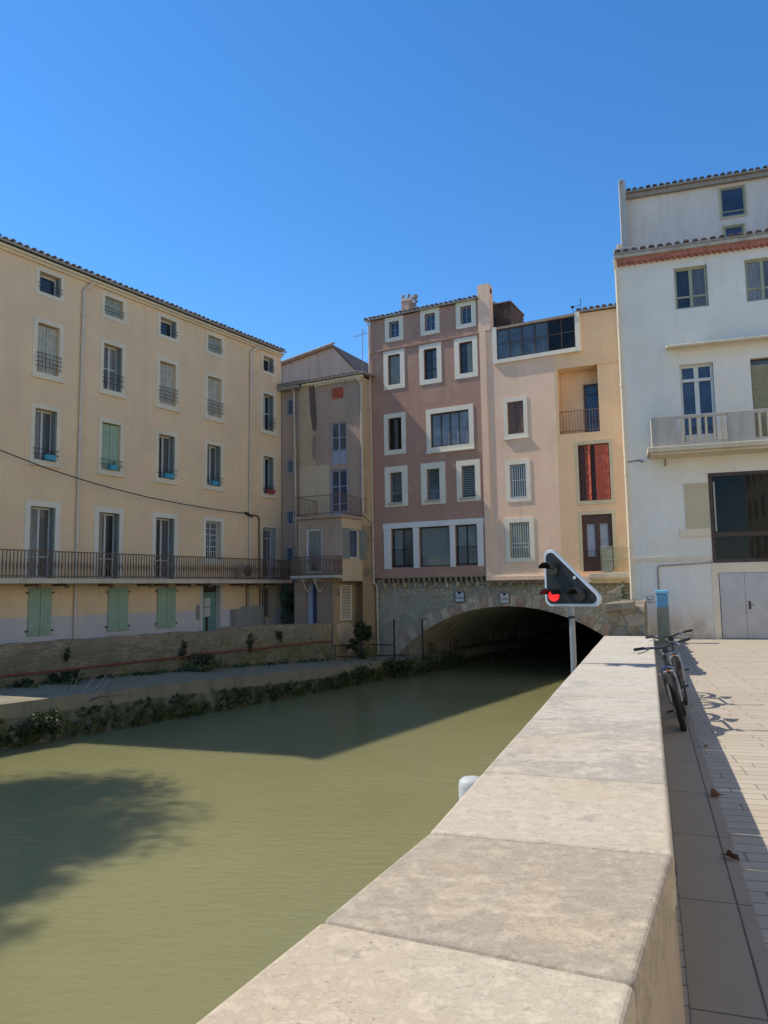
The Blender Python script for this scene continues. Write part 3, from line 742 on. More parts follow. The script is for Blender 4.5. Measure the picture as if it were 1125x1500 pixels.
    for z in (3.3, 3.75, 4.2): mb.tube([(21.08, 0.035, z), (21.89, 0.035, z)], 0.011, 'white_joinery', 5)
    mb.build('window_bars', wd)
    wd = window(b, 24.36, 25.26, 2.23, 4.45, 0.06, 'cream_surround', depth=0.31, sill=False, wb=0, name='balcony_door', cols=1, rowz=[4.0], fw=0.12); folded(wd, 24.36, 25.26, 2.25, 4.45, 0, 'greygreen_shutter')
    mb = MB()
    for i in range(9):
        x = 24.42 + i * 0.1; mb.tube([(x, 0.02, 2.3), (x, 0.02, 4.44)], 0.010, 'white_joinery', 5)
    mb.build('door_bars', wd)
    # ground floor closed shutters
    for (a, e) in ((13.73, 14.50), (16.60, 17.42), (18.70, 19.55)):
        s = MB(); s.box(a - 0.08, e + 0.08, -0.012, 0.01, 0.36, 0.44, 'lilac_base_paint'); wd = s.build('shuttered_window', b)
        shutters(wd, a, e, 0.46, 1.94, -0.055, 'green_shutter')
        mb = MB()
        for x in (a - 0.05, e + 0.05):
            for z in (0.62, 1.78): mb.box(x - 0.03, x + 0.03, -0.07, -0.001, z - 0.025, z + 0.025, 'rusty_iron')
        mb.build('hinges', wd)
    # street door
    mb = MB(); surround(mb, 20.95, 21.86, 0.02, 1.98, 0.16, 'lilac_base_paint', sill=False, wb=0); dr = mb.build('door_surround', b)
    mb = MB(); mb.box(20.96, 21.85, 0.22, 0.27, 0.02, 1.72, 'door_green'); mb.box(20.96, 21.85, 0.2, 0.28, 1.722, 1.975, 'brown_metal')
    for z in (0.35, 0.8, 1.25): mb.box(21.06, 21.75, 0.205, 0.219, z, z + 0.33, 'door_green')
    dd = mb.build('door', b, bevel=0.006)
    mb = MB(); mb.box(21.22, 21.55, 0.194, 0.2, 1.16, 1.50, 'paper_white'); mb.build('notice', dd)
    mb = MB(); mb.box(21.20, 21.54, 0.193, 0.2, 0.78, 1.12, 'paper_white'); mb.build('notice', dd)
    mb = MB(); mb.box(21.30, 21.42, 0.19, 0.2, 0.1, 0.76, 'dark_joinery'); mb.build('letter_slot', dd)
    wd = window(b, 24.28, 25.05, 0.58, 1.90, 0.05, 'cream_surround', depth=0.26, sill=False, cols=2)
    mb = MB()
    for i in range(9):
        x = 24.33 + i * 0.085; mb.tube([(x, 0.0, 0.6), (x, 0.0, 1.89)], 0.011, 'pipe_beige', 5)
    mb.build('window_bars', wd)
    # meter cabinets
    mb = MB(); mb.box(22.45, 23.02, -0.32, -0.001, 0.15, 1.02, 'gutter_grey'); mb.box(23.03, 24.05, -0.36, -0.001, 0.15, 1.12, 'cabinet_grey')
    for i in range(9): mb.box(23.06, 24.02, -0.368, -0.361, 0.22 + i * 0.095, 0.28 + i * 0.095, 'cabinet_grey')
    mb.build('meter_cabinet', b, bevel=0.008)
    mb = MB(); mb.box(24.0, 24.22, -0.16, -0.001, 0.46, 0.95, 'paper_white'); mb.tube([(24.1, -0.08, 0.46), (24.1, -0.08, 0.2)], 0.03, 'gutter_grey', 6); mb.build('meter_box', b, bevel=0.008)
    mb = MB(); mb.box(20.6, 20.72, -0.08, -0.001, 0.7, 1.25, 'gutter_grey'); mb.build('letter_box', b)
    # balcony
    s = MB(); s.box(9.9, 25.35, -0.82, -0.001, 2.05, 2.20, 'cream_concrete'); bal = s.build('balcony', b, bevel=0.01)
    mb = MB(); 
    for z in (2.27, 3.02): mb.box(9.95, 25.30, -0.80, -0.765, z - 0.018, z + 0.018, 'rusty_iron')
    mb.box(25.28, 25.32, -0.8, -0.02, 3.0, 3.036, 'rusty_iron'); mb.box(25.28, 25.32, -0.8, -0.02, 2.25, 2.286, 'rusty_iron')
    x = 9.95; q = 0
    while x < 25.3:
        rr = 0.020 if q % 10 == 0 else 0.017
        mb.tube([(x, -0.782, 2.2), (x, -0.782, 2.42), (x, -0.782, 2.6), (x, -0.782, 2.75), (x, -0.782, 3.02)], [rr, rr, rr * 2.0 if q % 10 else rr, rr, rr], 'rusty_iron', 5, cap=False); x += 0.112; q += 1
    for i in range(6): mb.tube([(25.3, -0.7 + i * 0.12, 2.2), (25.3, -0.7 + i * 0.12, 3.02)], 0.012, 'rusty_iron', 5)
    mb.build('railing', bal)
    for u in (10.4, 11.9, 13.6, 14.55, 16.2, 17.8, 18.55, 19.6, 20.6, 22.4, 23.3, 24.5):
        mb = MB(); mb.box(u, u + 0.09, -0.72, -0.001, 1.97, 2.049, 'rusty_iron'); mb.box(u, u + 0.09, -0.74, -0.62, 1.91, 1.969, 'rusty_iron'); mb.build('bracket', bal)
    # drainpipes
    pipe(b, [(15.62, -0.2, 12.2), (15.5, -0.1, 12.02), (15.35, -0.07, 11.85), (15.33, -0.07, 6), (15.33, -0.07, 2.2), (15.34, -0.07, 0.05)], 0.05, 'pipe_plastic', clips=[(15.33, -0.07, z) for z in (1.2, 3.6, 5.2, 6.8, 8.2, 9.6, 11)])
    pipe(b, [(24.05, -0.2, 12.2), (23.75, -0.1, 12.08), (23.55, -0.07, 11.9), (23.52, -0.07, 6), (23.52, -0.07, 2.2)], 0.05, 'pipe_plastic', clips=[(23.52, -0.07, z) for z in (3.6, 6.8, 9.2, 11)])
    pipe(b, [(23.53, -0.07, 2.04), (23.53, -0.07, 0.05)], 0.05, 'pipe_beige')
    pipe(b, [(23.35, -0.05, 2.04), (23.35, -0.05, 0.9)], 0.03, 'rusty_iron', name='conduit')
    pipe(b, [(24.16, -0.05, 2.04), (24.16, -0.05, 0.9)], 0.03, 'rusty_iron', name='conduit')
    pipe(b, [(23.4, -0.05, 4.92), (24.02, -0.05, 4.9), (24.1, -0.05, 4.8), (24.12, -0.05, 2.2)], 0.035, 'rusty_iron', name='conduit')
    pipe(b, [(24.42, -0.05, 4.35), (24.42, -0.05, 0.1)], 0.022, 'rusty_iron', name='conduit')
    return b
lb = LB()
def toL(u, y, z):
    c, s = math.cos(R(57.77)), math.sin(R(57.77)); return (-18.187 + u * c - y * s, 11.466 + u * s + y * c, z)
# flower boxes hung on the window rails
def planter(u, z, w, mat, label, plant=False):
    t = thing('flower_box', label, 'flower box', toL(u, -0.09, z), R(57.77), 'flower boxes on the ochre building')
    mb = MB(); mb.add([(-w / 2, -0.09, 0.16), (w / 2, -0.09, 0.16), (w / 2, 0.05, 0.16), (-w / 2, 0.05, 0.16), (-w / 2 + .02, -0.07, 0), (w / 2 - .02, -0.07, 0), (w / 2 - .02, 0.04, 0), (-w / 2 + .02, 0.04, 0)], [(4, 5, 1, 0), (5, 6, 2, 1), (6, 7, 3, 2), (7, 4, 0, 3), (7, 6, 5, 4)], mat)
    mb.box(-w / 2 + 0.01, w / 2 - 0.01, -0.08, 0.04, 0.13, 0.15, 'canal_bed_mud'); mb.build('tub', t)
    mb = MB(); foliage(mb, (0, -0.02, 0.2), (w / 2, 0.08, 0.09), 60, 0.03, 'shrub_leaf', seed=int(u * 10)); mb.build('plants', t)
planter(14.25, 5.93, 0.36, 'blue_plastic', 'bright blue flower box on the third floor window rail furthest left')
planter(16.62, 5.93, 0.30, 'blue_plastic', 'blue flower box in front of the closed green shutters on the third floor')
planter(19.08, 5.93, 0.42, 'blue_plastic', 'wide blue flower box on the window rail just right of the green shutters')
planter(21.42, 5.93, 0.32, 'blue_plastic', 'small blue flower box on the third floor rail left of the second drainpipe')
planter(24.75, 5.93, 0.50, 'red_plastic', 'red flower box on the window rail beside the brown house')
# air conditioner on the balcony
t = thing('air_conditioner', 'rusty pale air conditioner standing on the iron balcony near its right end', 'air conditioner', toL(22.95, -0.4, 2.2), R(57.77))
mb = MB(); mb.box(-0.36, 0.36, -0.14, 0.14, 0.05, 0.62, 'pipe_beige'); mb.box(-0.36, -0.3, -0.14, 0.14, 0, 0.049, 'gutter_grey'); mb.box(0.3, 0.36, -0.14, 0.14, 0, 0.049, 'gutter_grey'); mb.build('casing', t, bevel=0.015)
mb = MB()
for r_ in (0.06, 0.11, 0.16, 0.21): mb.tube([(-0.07 + r_ * math.cos(k * 0.524), -0.15, 0.34 + r_ * math.sin(k * 0.524)) for k in range(13)], 0.006, 'black_iron', 4)
mb.tube([(-0.07, -0.145, 0.34), (-0.07, -0.141, 0.34)], 0.22, 'dark_joinery', 20); mb.build('fan_grille', t)
# overhead cable sagging along the facade
mb = MB()
cp = [(9.9, 6.5), (12.5, 5.98), (14, 5.62), (15.4, 5.38), (16.5, 5.23), (18, 5.08), (19.5, 5.0), (21, 4.95), (22.3, 4.93), (23.4, 4.95)]
mb.tube([toL(u, -0.12 - 0.25 * math.sin(math.pi * (u - 9.9) / 13.5), z) for u, z in cp], 0.018, 'black_iron', 5)
mb.tube([toL(u, -0.10, z) for u, z in ((23.2, 4.97), (23.45, 4.9), (23.6, 4.8))], 0.05, 'black_iron', 6)
tag(mb.build('overhead_cable'), 'thick dark cable sagging across the ochre facade between the second and third floors', 'cable')

# ================================================================== CORNER HOUSE (M)
def MH():
    b = thing('corner_house', 'narrow brown patched house with stacked balconies between the ochre and the pink building', 'house', tuple(OP), TP)
    mb = MB()
    # far left recessed wing
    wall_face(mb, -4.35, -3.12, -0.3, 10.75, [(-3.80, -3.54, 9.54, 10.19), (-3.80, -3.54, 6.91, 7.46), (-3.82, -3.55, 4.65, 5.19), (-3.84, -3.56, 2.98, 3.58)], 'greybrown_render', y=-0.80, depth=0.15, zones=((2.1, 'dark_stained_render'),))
    mb.build('recessed_wall', b)
    for z0, z1, a, c in ((9.54, 10.19, -3.80, -3.54), (6.91, 7.46, -3.80, -3.54), (4.65, 5.19, -3.82, -3.55), (2.98, 3.58, -3.84, -3.56)):
        window(b, a, c, z0, z1, 0.035, 'blue_joinery', depth=0.12, fm='blue_joinery', gm='blue_glass', cols=2, rows=3, y=-0.80, sill=False, fw=0.02, mw=0.008)
    # main upper wall
    mb = MB()
    H = [(-1.48, -0.72, 7.04, 8.85), (-1.52, -0.70, 4.70, 6.81)]
    wall_face(mb, -2.28, 0.0, 4.4, 10.72, H, 'greybrown_render', y=-0.9, depth=0.16)
    mb.quad((-3.12, -0.9, 7.1), (-2.28, -0.9, 7.1), (-2.28, -0.9, 10.72), (-3.12, -0.9, 10.72), 'tan_render')
    mb.quad((-3.12, -0.9, 4.4), (-2.28, -0.9, 4.4), (-2.28, -0.9, 7.1), (-3.12, -0.9, 7.1), 'pale_patch_render')
    mb.quad((0.0, -0.9, 4.4), (0.0, 0.0, 4.4), (0.0, 0.0, 10.72), (0.0, -0.9, 10.72), 'tan_render')
    mb.quad((-3.12, -0.9, -0.3), (-3.12, -0.9, 10.72), (-3.12, -0.7, 10.72), (-3.12, -0.7, -0.3), 'tan_render')
    mb.quad((-4.35, 5, 10.72), (0, 5, 10.72), (0, 5, 0), (-4.35, 5, 0), 'greybrown_render')
    mb.quad((-4.35, -0.8, 10.7), (0, -0.8, 10.7), (0, 5, 10.7), (-4.35, 5, 10.7), 'greybrown_render')
    mb.build('wall', b)
    # a dark stain and a raised rib on the render
    mb = MB(); 
    pts = [(-2.62, 10.6), (-2.30, 10.6), (-2.22, 9.6), (-2.20, 8.9), (-2.27, 8.55), (-2.42, 8.7), (-2.52, 9.3)]
    mb.add([(x, -0.904, z) for x, z in pts], [tuple(range(len(pts)))[::-1]], 'dark_stained_render')
    pts = [(-2.40, 8.4), (-2.25, 8.45), (-2.24, 7.5), (-2.30, 7.3), (-2.42, 7.5), (-2.48, 7.9)]
    mb.add([(x, -0.904, z) for x, z in pts], [tuple(range(len(pts)))[::-1]], 'brown_render'); mb.build('stain_patch', b)
    mb = MB(); mb.quad((-2.28, -0.905, 4.75), (-1.55, -0.905, 4.75), (-1.55, -0.905, 7.08), (-2.28, -0.905, 7.08), 'pale_patch_render'); 
    mb.build('render_patch', b)
    f = window(b, *H[0], 0.0, depth=0.14, fm='blue_joinery', gm='grey_glass', cols=2, rowz=[7.65, 8.2], y=-0.9, name='balcony_door', fw=0.05)
    mb = MB(); mb.box(-1.42, -0.78, -0.83, -0.80, 7.1, 7.62, 'blue_joinery'); mb.build('door_panel', f)
    f = window(b, *H[1], 0.03, 'blue_joinery', depth=0.14, fm='blue_joinery', gm='blue_glass', cols=2, rowz=[5.35, 6.1], y=-0.9, name='balcony_door', fw=0.06, sill=False, wb=0)
    mb = MB(); mb.box(-1.46, -0.76, -0.83, -0.80, 4.72, 5.05, 'blue_joinery'); mb.build('door_panel', f)
    mb = MB(); mb.box(-1.41, -0.85, -0.915, -0.89, 9.89, 10.37, 'red_shutter')
    for k in range(6): mb.box(-1.39, -0.87, -0.922, -0.916, 9.92 + k * .075, 9.96 + k * .075, 'red_shutter')
    mb.build('attic_hatch', b)
    # roof with pale genoise
    roof(b, -4.55, 0.25, 10.82, -1.18, 4.2, 0.13, 0.22, 'pale_tiles')
    mb = MB(); mb.box(-4.45, -3.0, -1.14, -0.79, 10.60, 10.74, 'gutter_grey'); mb.box(-2.9, 0.12, -1.05, -0.89, 10.64, 10.74, 'cream_surround')
    for k in range(15): mb.tube([(-2.2 + k * 0.155, -1.02, 10.60), (-2.2 + k * 0.155, -0.9, 10.60)], 0.05, 'cream_surround', 8)
    mb.build('eaves', b)
    pipe(b, [(-3.44, -0.98, 10.62), (-3.38, -0.93, 10.5), (-3.28, -0.97, 6), (-3.25, -0.97, 3.75), (-3.2, -0.97, 3.5), (-2.78, -1.0, 3.22)], 0.045, 'pipe_beige', clips=[(-3.27, -0.97, 5.6), (-3.3, -0.97, 7.6)])
    pipe(b, [(-0.12, -1.1, 10.62), (0.0, -0.98, 10.42), (0.06, -0.96, 10.25), (0.06, -0.96, 5.6), (0.08, -0.96, 4.9)], 0.045, 'pipe_beige', clips=[(0.06, -0.96, 6.4)])
    # lower projecting bay (level of the bottom balcony)
    mb = MB()
    wall_face(mb, -2.1, -0.03, 2.08, 4.6, [(-1.72, -0.93, 2.42, 4.2)], 'greybrown_render', y=-2.5, depth=0.14)
    sv = 'old_tan_render'
    for (y0, y1, z0, z1) in ((-2.5, -1.95, 2.08, 4.6), (-1.09, -0.9, 2.08, 4.6), (-1.95, -1.09, 2.08, 3.0), (-1.95, -1.09, 4.2, 4.6)):
        mb.quad((-0.03, y0, z0), (-0.03, y1, z0), (-0.03, y1, z1), (-0.03, y0, z1), 'pale_patch_render')
    for q in (((-1.95, 3.0), (-1.09, 3.0)), ((-1.95, 4.2), (-1.09, 4.2)), ((-1.95, 3.0), (-1.95, 4.2)), ((-1.09, 3.0), (-1.09, 4.2))):
        (ya, za), (yb, zb) = q; mb.quad((-0.03, ya, za), (-0.03, yb, zb), (-0.17, yb, zb), (-0.17, ya, za), 'pale_patch_render')
    mb.quad((-0.16, -1.95, 3.0), (-0.16, -1.09, 3.0), (-0.16, -1.09, 4.2), (-0.16, -1.95, 4.2), 'dark_interior')
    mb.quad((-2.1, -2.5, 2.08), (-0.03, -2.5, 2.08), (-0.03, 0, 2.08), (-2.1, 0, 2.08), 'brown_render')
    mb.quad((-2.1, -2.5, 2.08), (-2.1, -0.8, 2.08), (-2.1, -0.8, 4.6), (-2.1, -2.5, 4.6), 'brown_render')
    mb.quad((-0.02, -0.9, -1.3), (-0.02, 0.3, -1.3), (-0.02, 0.3, 4.4), (-0.02, -0.9, 4.4), 'old_tan_render')
    mb.build('bay_wall', b)
    f = window(b, -1.72, -0.93, 2.42, 4.2, 0.07, 'greybrown_render', depth=0.12, fm='white_joinery', gm='curtain_reflection_glass', cols=1, y=-2.5, sill=False, wb=0, name='balcony_door', fw=0.07)
    # window with shutters swung open on the side of the bay
    mb = MB(); x = -0.10
    for (y0, y1, z0, z1) in ((-1.94, -1.88, 3.01, 4.19), (-1.16, -1.10, 3.01, 4.19), (-1.88, -1.16, 3.01, 3.06), (-1.88, -1.16, 4.14, 4.19)): mb.box(x - 0.05, x, y0, y1, z0, z1, 'white_joinery')
    w = mb.build('window', b)
    mb = MB(); mb.quad((-0.13, -1.88, 3.06), (-0.13, -1.16, 3.06), (-0.13, -1.16, 4.14), (-0.13, -1.88, 4.14), 'blue_glass'); mb.build('pane', w)
    mb = MB(); mb.box(-0.02, 0.015, -2.46, -1.96, 2.97, 4.18, 'folded_shutter')
    for k in range(14): mb.box(0.016, 0.024, -2.42, -2.0, 3.02 + k * 0.082, 3.06 + k * .082, 'folded_shutter')
    mb.build('shutter', w)
    mb = MB(); mb.box(-0.02, 0.015, -1.08, -0.6, 2.97, 4.18, 'folded_shutter')
    for k in range(14): mb.box(0.016, 0.024, -1.04, -0.64, 3.02 + k * 0.082, 3.06 + k * .082, 'folded_shutter')
    mb.build('shutter', w)
    # upper terrace slab and railing
    s = MB(); s.box(-2.24, 0.06, -2.62, -0.91, 4.601, 4.70, 'greybrown_render'); bal = s.build('balcony', b, bevel=0.01)
    mb = MB(); zt = 5.52
    path = [(-2.2, -0.95), (-2.2, -2.56), (0.0, -2.56), (0.0, -0.5)]
    for z in (4.80, zt): mb.tube([(x, y, z) for x, y in path], 0.016, 'rusty_iron', 6)
    for (a, c) in zip(path[:-1], path[1:]):
        L = math.hypot(c[0] - a[0], c[1] - a[1]); n = int(L / 0.11)
        for k in range(n + 1):
            t_ = k / n; x = a[0] + (c[0] - a[0]) * t_; y = a[1] + (c[1] - a[1]) * t_
            mb.tube([(x, y, 4.7), (x, y, zt)], 0.009, 'rusty_iron', 4)
    mb.build('railing', bal)
    # lowest storey set back under the bay
    X = -0.45
    mb = MB()
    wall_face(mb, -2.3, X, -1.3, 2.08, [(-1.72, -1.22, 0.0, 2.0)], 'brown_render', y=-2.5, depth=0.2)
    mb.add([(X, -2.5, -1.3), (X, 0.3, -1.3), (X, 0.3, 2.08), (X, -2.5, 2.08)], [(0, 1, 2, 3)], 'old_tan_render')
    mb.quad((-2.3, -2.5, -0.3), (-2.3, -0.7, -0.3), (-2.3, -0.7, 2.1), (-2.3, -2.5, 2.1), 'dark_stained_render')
    mb.build('ground_floor_wall', b)
    mb = MB(); mb.box(-1.71, -1.48, -2.40, -2.36, 0.0, 1.99, 'blue_joinery'); mb.box(-1.475, -1.23, -2.39, -2.36, 0, 1.99, 'blue_door')
    for z in (0.3, 0.9, 1.5): mb.box(-1.45, -1.25, -2.395, -2.391, z, z + 0.4, 'blue_door')
    mb.build('door', b)
    # louvred opening on the side
    mb = MB(); y0, y1, z0, z1 = -1.98, -1.12, 0.52, 1.93
    for (a, c, d, e) in ((y0, y0 + 0.05, z0, z1), (y1 - 0.05, y1, z0, z1)): mb.box(X + 0.001, X + 0.045, a, c, d, e, 'cream_surround')
    mb.box(X + 0.001, X + 0.045, y0 + 0.05, y1 - 0.05, z0, z0 + 0.05, 'cream_surround'); mb.box(X + 0.001, X + 0.045, y0 + 0.05, y1 - 0.05, z1 - 0.05, z1, 'cream_surround')
    mb.box(X + 0.001, X + 0.004, y0 + 0.05, y1 - 0.05, z0 + 0.05, z1 - 0.05, 'dark_interior')
    z = z0 + 0.06
    while z < z1 - 0.07:
        mb.add([(X + 0.04, y0 + 0.05, z), (X + 0.04, y1 - 0.05, z), (X + 0.012, y1 - 0.05, z + 0.035), (X + 0.012, y0 + 0.05, z + 0.035)], [(0, 1, 2, 3)], 'cream_surround'); z += 0.062
    mb.build('louvred_shutter', b)
    # fallen render patch lower right
    mb = MB(); pts = [(-2.3, 0.35), (-1.9, 0.42), (-1.2, 0.4), (-0.95, 0.2), (-0.98, -0.6), (-1.35, -1.0), (-1.5, -0.55), (-1.75, -0.35), (-2.0, -0.3), (-2.15, 0.05)]
    mb.add([(X + 0.004, y, z) for y, z in pts], [tuple(range(len(pts)))], 'pale_patch_render'); mb.build('render_patch', b)
    # lower small balcony with ornate iron
    s = MB(); s.box(-2.02, 0.02, -3.18, -2.501, 2.20, 2.31, 'grey_concrete'); bal = s.build('balcony', b, bevel=0.015)
    mb = MB(); zt = 3.05
    path = [(-1.98, -2.52), (-1.98, -3.13), (-0.02, -3.13), (-0.02, -2.52)]
    for z in (2.36, 2.92, zt): mb.tube([(x, y, z) for x, y in path], 0.015, 'rusty_iron', 6)
    for (a, c) in zip(path[:-1], path[1:]):
        L = math.hypot(c[0] - a[0], c[1] - a[1]); n = int(L / 0.085)
        for k in range(n + 1):
            t_ = k / n; x = a[0] + (c[0] - a[0]) * t_; y = a[1] + (c[1] - a[1]) * t_
            r_ = [0.010, 0.026 if k % 2 else 0.012, 0.012, 0.026 if k % 2 else 0.014, 0.010]
            mb.tube([(x, y, 2.31), (x, y, 2.5), (x, y, 2.68), (x, y, 2.82), (x, y, zt)], r_, 'rusty_iron', 5)
    mb.build('railing', bal)
    for u in (-1.5, -0.95):
        mb = MB()
        pp = [(u, -3.1, 2.18)] + [(u, -2.86 + 0.24 * math.cos(R(a)), 1.96 + 0.20 * math.sin(R(a))) for a in range(150, 400, 25)]
        mb.tube([(u, -3.12, 2.19), (u, -3.0, 2.0), (u, -2.85, 1.78), (u, -2.7, 1.68), (u, -2.58, 1.72), (u, -2.53, 1.85)], 0.035, 'pipe_beige', 7)
        mb.box(u - 0.04, u + 0.04, -3.1, -2.51, 2.10, 2.199, 'grey_concrete'); mb.build('bracket', bal)
    mb = MB(); foliage(mb, (-1.05, -2.95, 2.6), (0.12, 0.1, 0.35), 70, 0.04, 'dark_leaf', seed=9, clumps=5); mb.build('balcony_plant', b)
    return b
MH()
# rear gabled house
g = thing('gabled_house', 'pinkish stained blank gable of a house rising behind the brown corner house', 'house', tuple(OP + iP * 5.2), TP)
mb = MB()
poly = [(-9.5, 13.9), (-5.1, 14.55), (-3.25, 12.5), (-2.2, 11.35), (-2.2, 0), (-9.5, 0)]
n = len(poly)
mb.add([(x, 0, z) for x, z in poly], [(0, 5, 4, 3, 2, 1)], 'gable_render')
mb.add([(x, 0, z) for x, z in poly] + [(x, 7, z) for x, z in poly], [(i, (i + 1) % n, n + (i + 1) % n, n + i) for i in range(n)], 'gable_render')
mb.build('wall', g)
mb = MB(); mb.add([(-9.45, -0.006, 13.15), (-9.45, -0.006, 9), (-2.3, -0.006, 9), (-2.3, -0.006, 11.3), (-3.1, -0.006, 12.2), (-3.75, -0.006, 12.75), (-4.6, -0.006, 12.72), (-6.0, -0.006, 12.6), (-7.6, -0.006, 12.85)], [tuple(range(9))], 'gable_grey_render'); mb.build('render_patch', g)
mb = MB()
def slab(mb, x0, z0, x1, z1, y0, y1, t, mat):
    mb.add([(x0, y0, z0), (x1, y0, z1), (x1, y1, z1), (x0, y1, z0), (x0, y0, z0 + t), (x1, y0, z1 + t), (x1, y1, z1 + t), (x0, y1, z0 + t)], [(3, 2, 1, 0), (4, 5, 6, 7), (0, 1, 5, 4), (1, 2, 6, 5), (2, 3, 7, 6), (3, 0, 4, 7)], mat)
slab(mb, -9.6, 13.9, -5.05, 14.57, -0.22, 7.1, 0.07, 'pale_tiles'); slab(mb, -5.04, 14.57, -2.0, 11.18, -0.1, 7.1, 0.07, 'red_tiles')
for k in range(11):
    x = -9.5 + k * 0.42; z = 13.9 + (x + 9.5) * 0.148
    mb.tube([(x, -0.2, z + 0.1), (x + 0.40, -0.2, z + 0.1 + 0.06 + 0.02)], [0.075, 0.06], 'pale_tiles', 8)
mb.build('roof', g)
# antenna
t = thing('television_antenna', 'thin television antenna on the roof of the brown corner house against the sky', 'antenna', PP(-1.55, 2.0, 10.9), TP)
mb = MB(); mb.tube([(0, 0, 0), (0.03, 0, 1.5), (0.05, 0, 2.95)], 0.016, 'gutter_grey', 6); mb.build('mast', t)
mb = MB(); mb.tube([(-0.45, 0, 2.72), (0.45, 0, 2.78)], 0.010, 'gutter_grey', 5)
for k in range(9): mb.tube([(-0.42 + k * 0.1, -0.14, 2.73 + k * .006), (-0.42 + k * 0.1, 0.14, 2.73 + k * .006)], 0.006, 'gutter_grey', 4)
mb.tube([(0.05, 0, 2.95), (0.2, 0, 2.80)], 0.012, 'gutter_grey', 5); mb.tube([(0.08, -0.1, 2.98), (0.08, 0.1, 2.98)], 0.008, 'gutter_grey', 5); mb.build('aerial', t)

# ================================================================== PINK HOUSE
pk = thing('bridge_house', 'tall dusty pink house with white window surrounds standing on the bridge', 'house', tuple(OP), TP)
mb = MB()
PW = [  # a,b,c,d openings
    (0.94, 1.42, 12.46, 13.16), (2.63, 3.10, 12.46, 13.19), (4.24, 4.71, 12.46, 13.20),
    (0.86, 1.44, 10.40, 11.70), (2.55, 3.14, 10.38, 11.68), (4.14, 4.72, 10.40, 11.70),
    (0.82, 1.45, 7.58, 8.95), (2.80, 4.48, 7.50, 8.90),
    (0.88, 1.43, 5.34, 6.61), (2.57, 3.14, 5.32, 6.61), (4.11, 4.68, 5.34, 6.61),
    (0.88, 1.90, 2.62, 4.24), (2.17, 3.53, 2.62, 4.24), (3.77, 4.70, 2.62, 4.24)]
wall_face(mb, 0.0, 5.05, 2.2, 13.36, [(*p, 0.22) for p in PW], 'pink_render', reveal=None)
mb.quad((0, 0, 2.2), (0, 0, 13.36), (0, 8, 13.36), (0, 8, 2.2), 'pink_render')
mb.quad((5.05, 0, 2.2), (5.05, 8, 2.2), (5.05, 8, 13.36), (5.05, 0, 13.36), 'gable_render')
mb.quad((0, 8, 2.2), (0, 8, 13.36), (5.05, 8, 13.36), (5.05, 8, 2.2), 'pink_render')
mb.quad((0, 0, 2.2), (0, 8, 2.2), (5.05, 8, 2.2), (5.05, 0, 2.2), 'pink_render')
mb.build('wall', pk)
mb = MB(); mb.box(-0.1, 5.02, -0.05, 0.01, 11.93, 12.0, 'pink_render'); mb.box(-0.02, 5.02, -0.03, 0.01, 11.88, 11.929, 'pink_render'); mb.build('string_course', pk, bevel=0.008)
roof(pk, -0.22, 5.05, 13.44, -0.16, 4.2, 0.22, 0.21, 'red_tiles', wob=0.015)
SW = 'white_surround'
for i, p in enumerate(PW[:3]): window(pk, *p, 0.20, SW, depth=0.2, fm='blue_joinery', gm='blue_glass', cols=2, rows=2, sill=False, fw=0.04, mw=0.012, wb=0.17)
w = None
for i, p in enumerate(PW[3:6]):
    w = window(pk, *p, 0.21, SW, depth=0.2, fm='dark_joinery', gm=('window_glass', 'dim_curtain_reflection_glass'), cols=2, rows=3, sill=False, fw=0.05, mw=0.02, wb=0.2)
    if i in (0, 2):
        mb = MB(); a, b_, c, d = p; mb.box(a + 0.06 if i == 0 else (a + b_) / 2 + .02, b_ - 0.05, 0.10, 0.12, c + 0.05, d - 0.05, 'folded_shutter')
        for k in range(3): mb.box(a + 0.1 + 0.15 * k if i == 0 else (a + b_) / 2 + .04 + .08 * k, a + 0.12 + 0.15 * k if i == 0 else (a + b_) / 2 + .06 + .08 * k, 0.09, 0.099, c + 0.05, d - 0.05, 'folded_shutter')
        mb.build('shutter', w)
w = window(pk, *PW[6], 0.20, SW, depth=0.2, fm='dark_joinery', gm=('dark_glass', 'dim_curtain_reflection_glass', 'dark_glass'), cols=3, rows=1, sill=False, fw=0.05, mw=0.02)
w = window(pk, *PW[7], 0.20, SW, depth=0.14, fm='dark_joinery', gm='frosted_glass', cols=4, rows=1, sill=True, fw=0.04, mw=0.016, label='wide window of four pale frosted panes')
w = window(pk, *PW[8], 0.26, SW, depth=0.2, fm='folded_shutter', gm='grey_glass', cols=1, rowz=[5.75], sill=False, wb=0.17, fw=0.03)
w = window(pk, *PW[9], 0.26, SW, depth=0.2, fm='folded_shutter', gm='grey_glass', cols=1, rowz=[5.7], sill=False, wb=0.17, fw=0.03)
w = window(pk, *PW[10], 0.22, SW, depth=0.2, fm='folded_shutter', gm='dark_glass', cols=1, sill=False, wb=0.17, fw=0.03)
mb = MB(); a, b_, c, d = PW[10]
for k in range(13): mb.add([(a + .04, 0.10, c + .08 + k * .093), (b_ - .04, 0.10, c + .08 + k * .093), (b_ - .04, 0.13, c + .15 + k * .093), (a + .04, 0.13, c + .15 + k * .093)], [(0, 1, 2, 3)], 'roller_blind')
mb.build('slatted_blind', w)
for (a, b_) in ((0.88, 1.43), (2.57, 3.14), (4.11, 4.68)): mb = MB(); mb.box(a - 0.1, b_ + 0.02, -0.09, 0.02, 5.26, 5.335, 'grey_concrete'); mb.build('sill', pk)
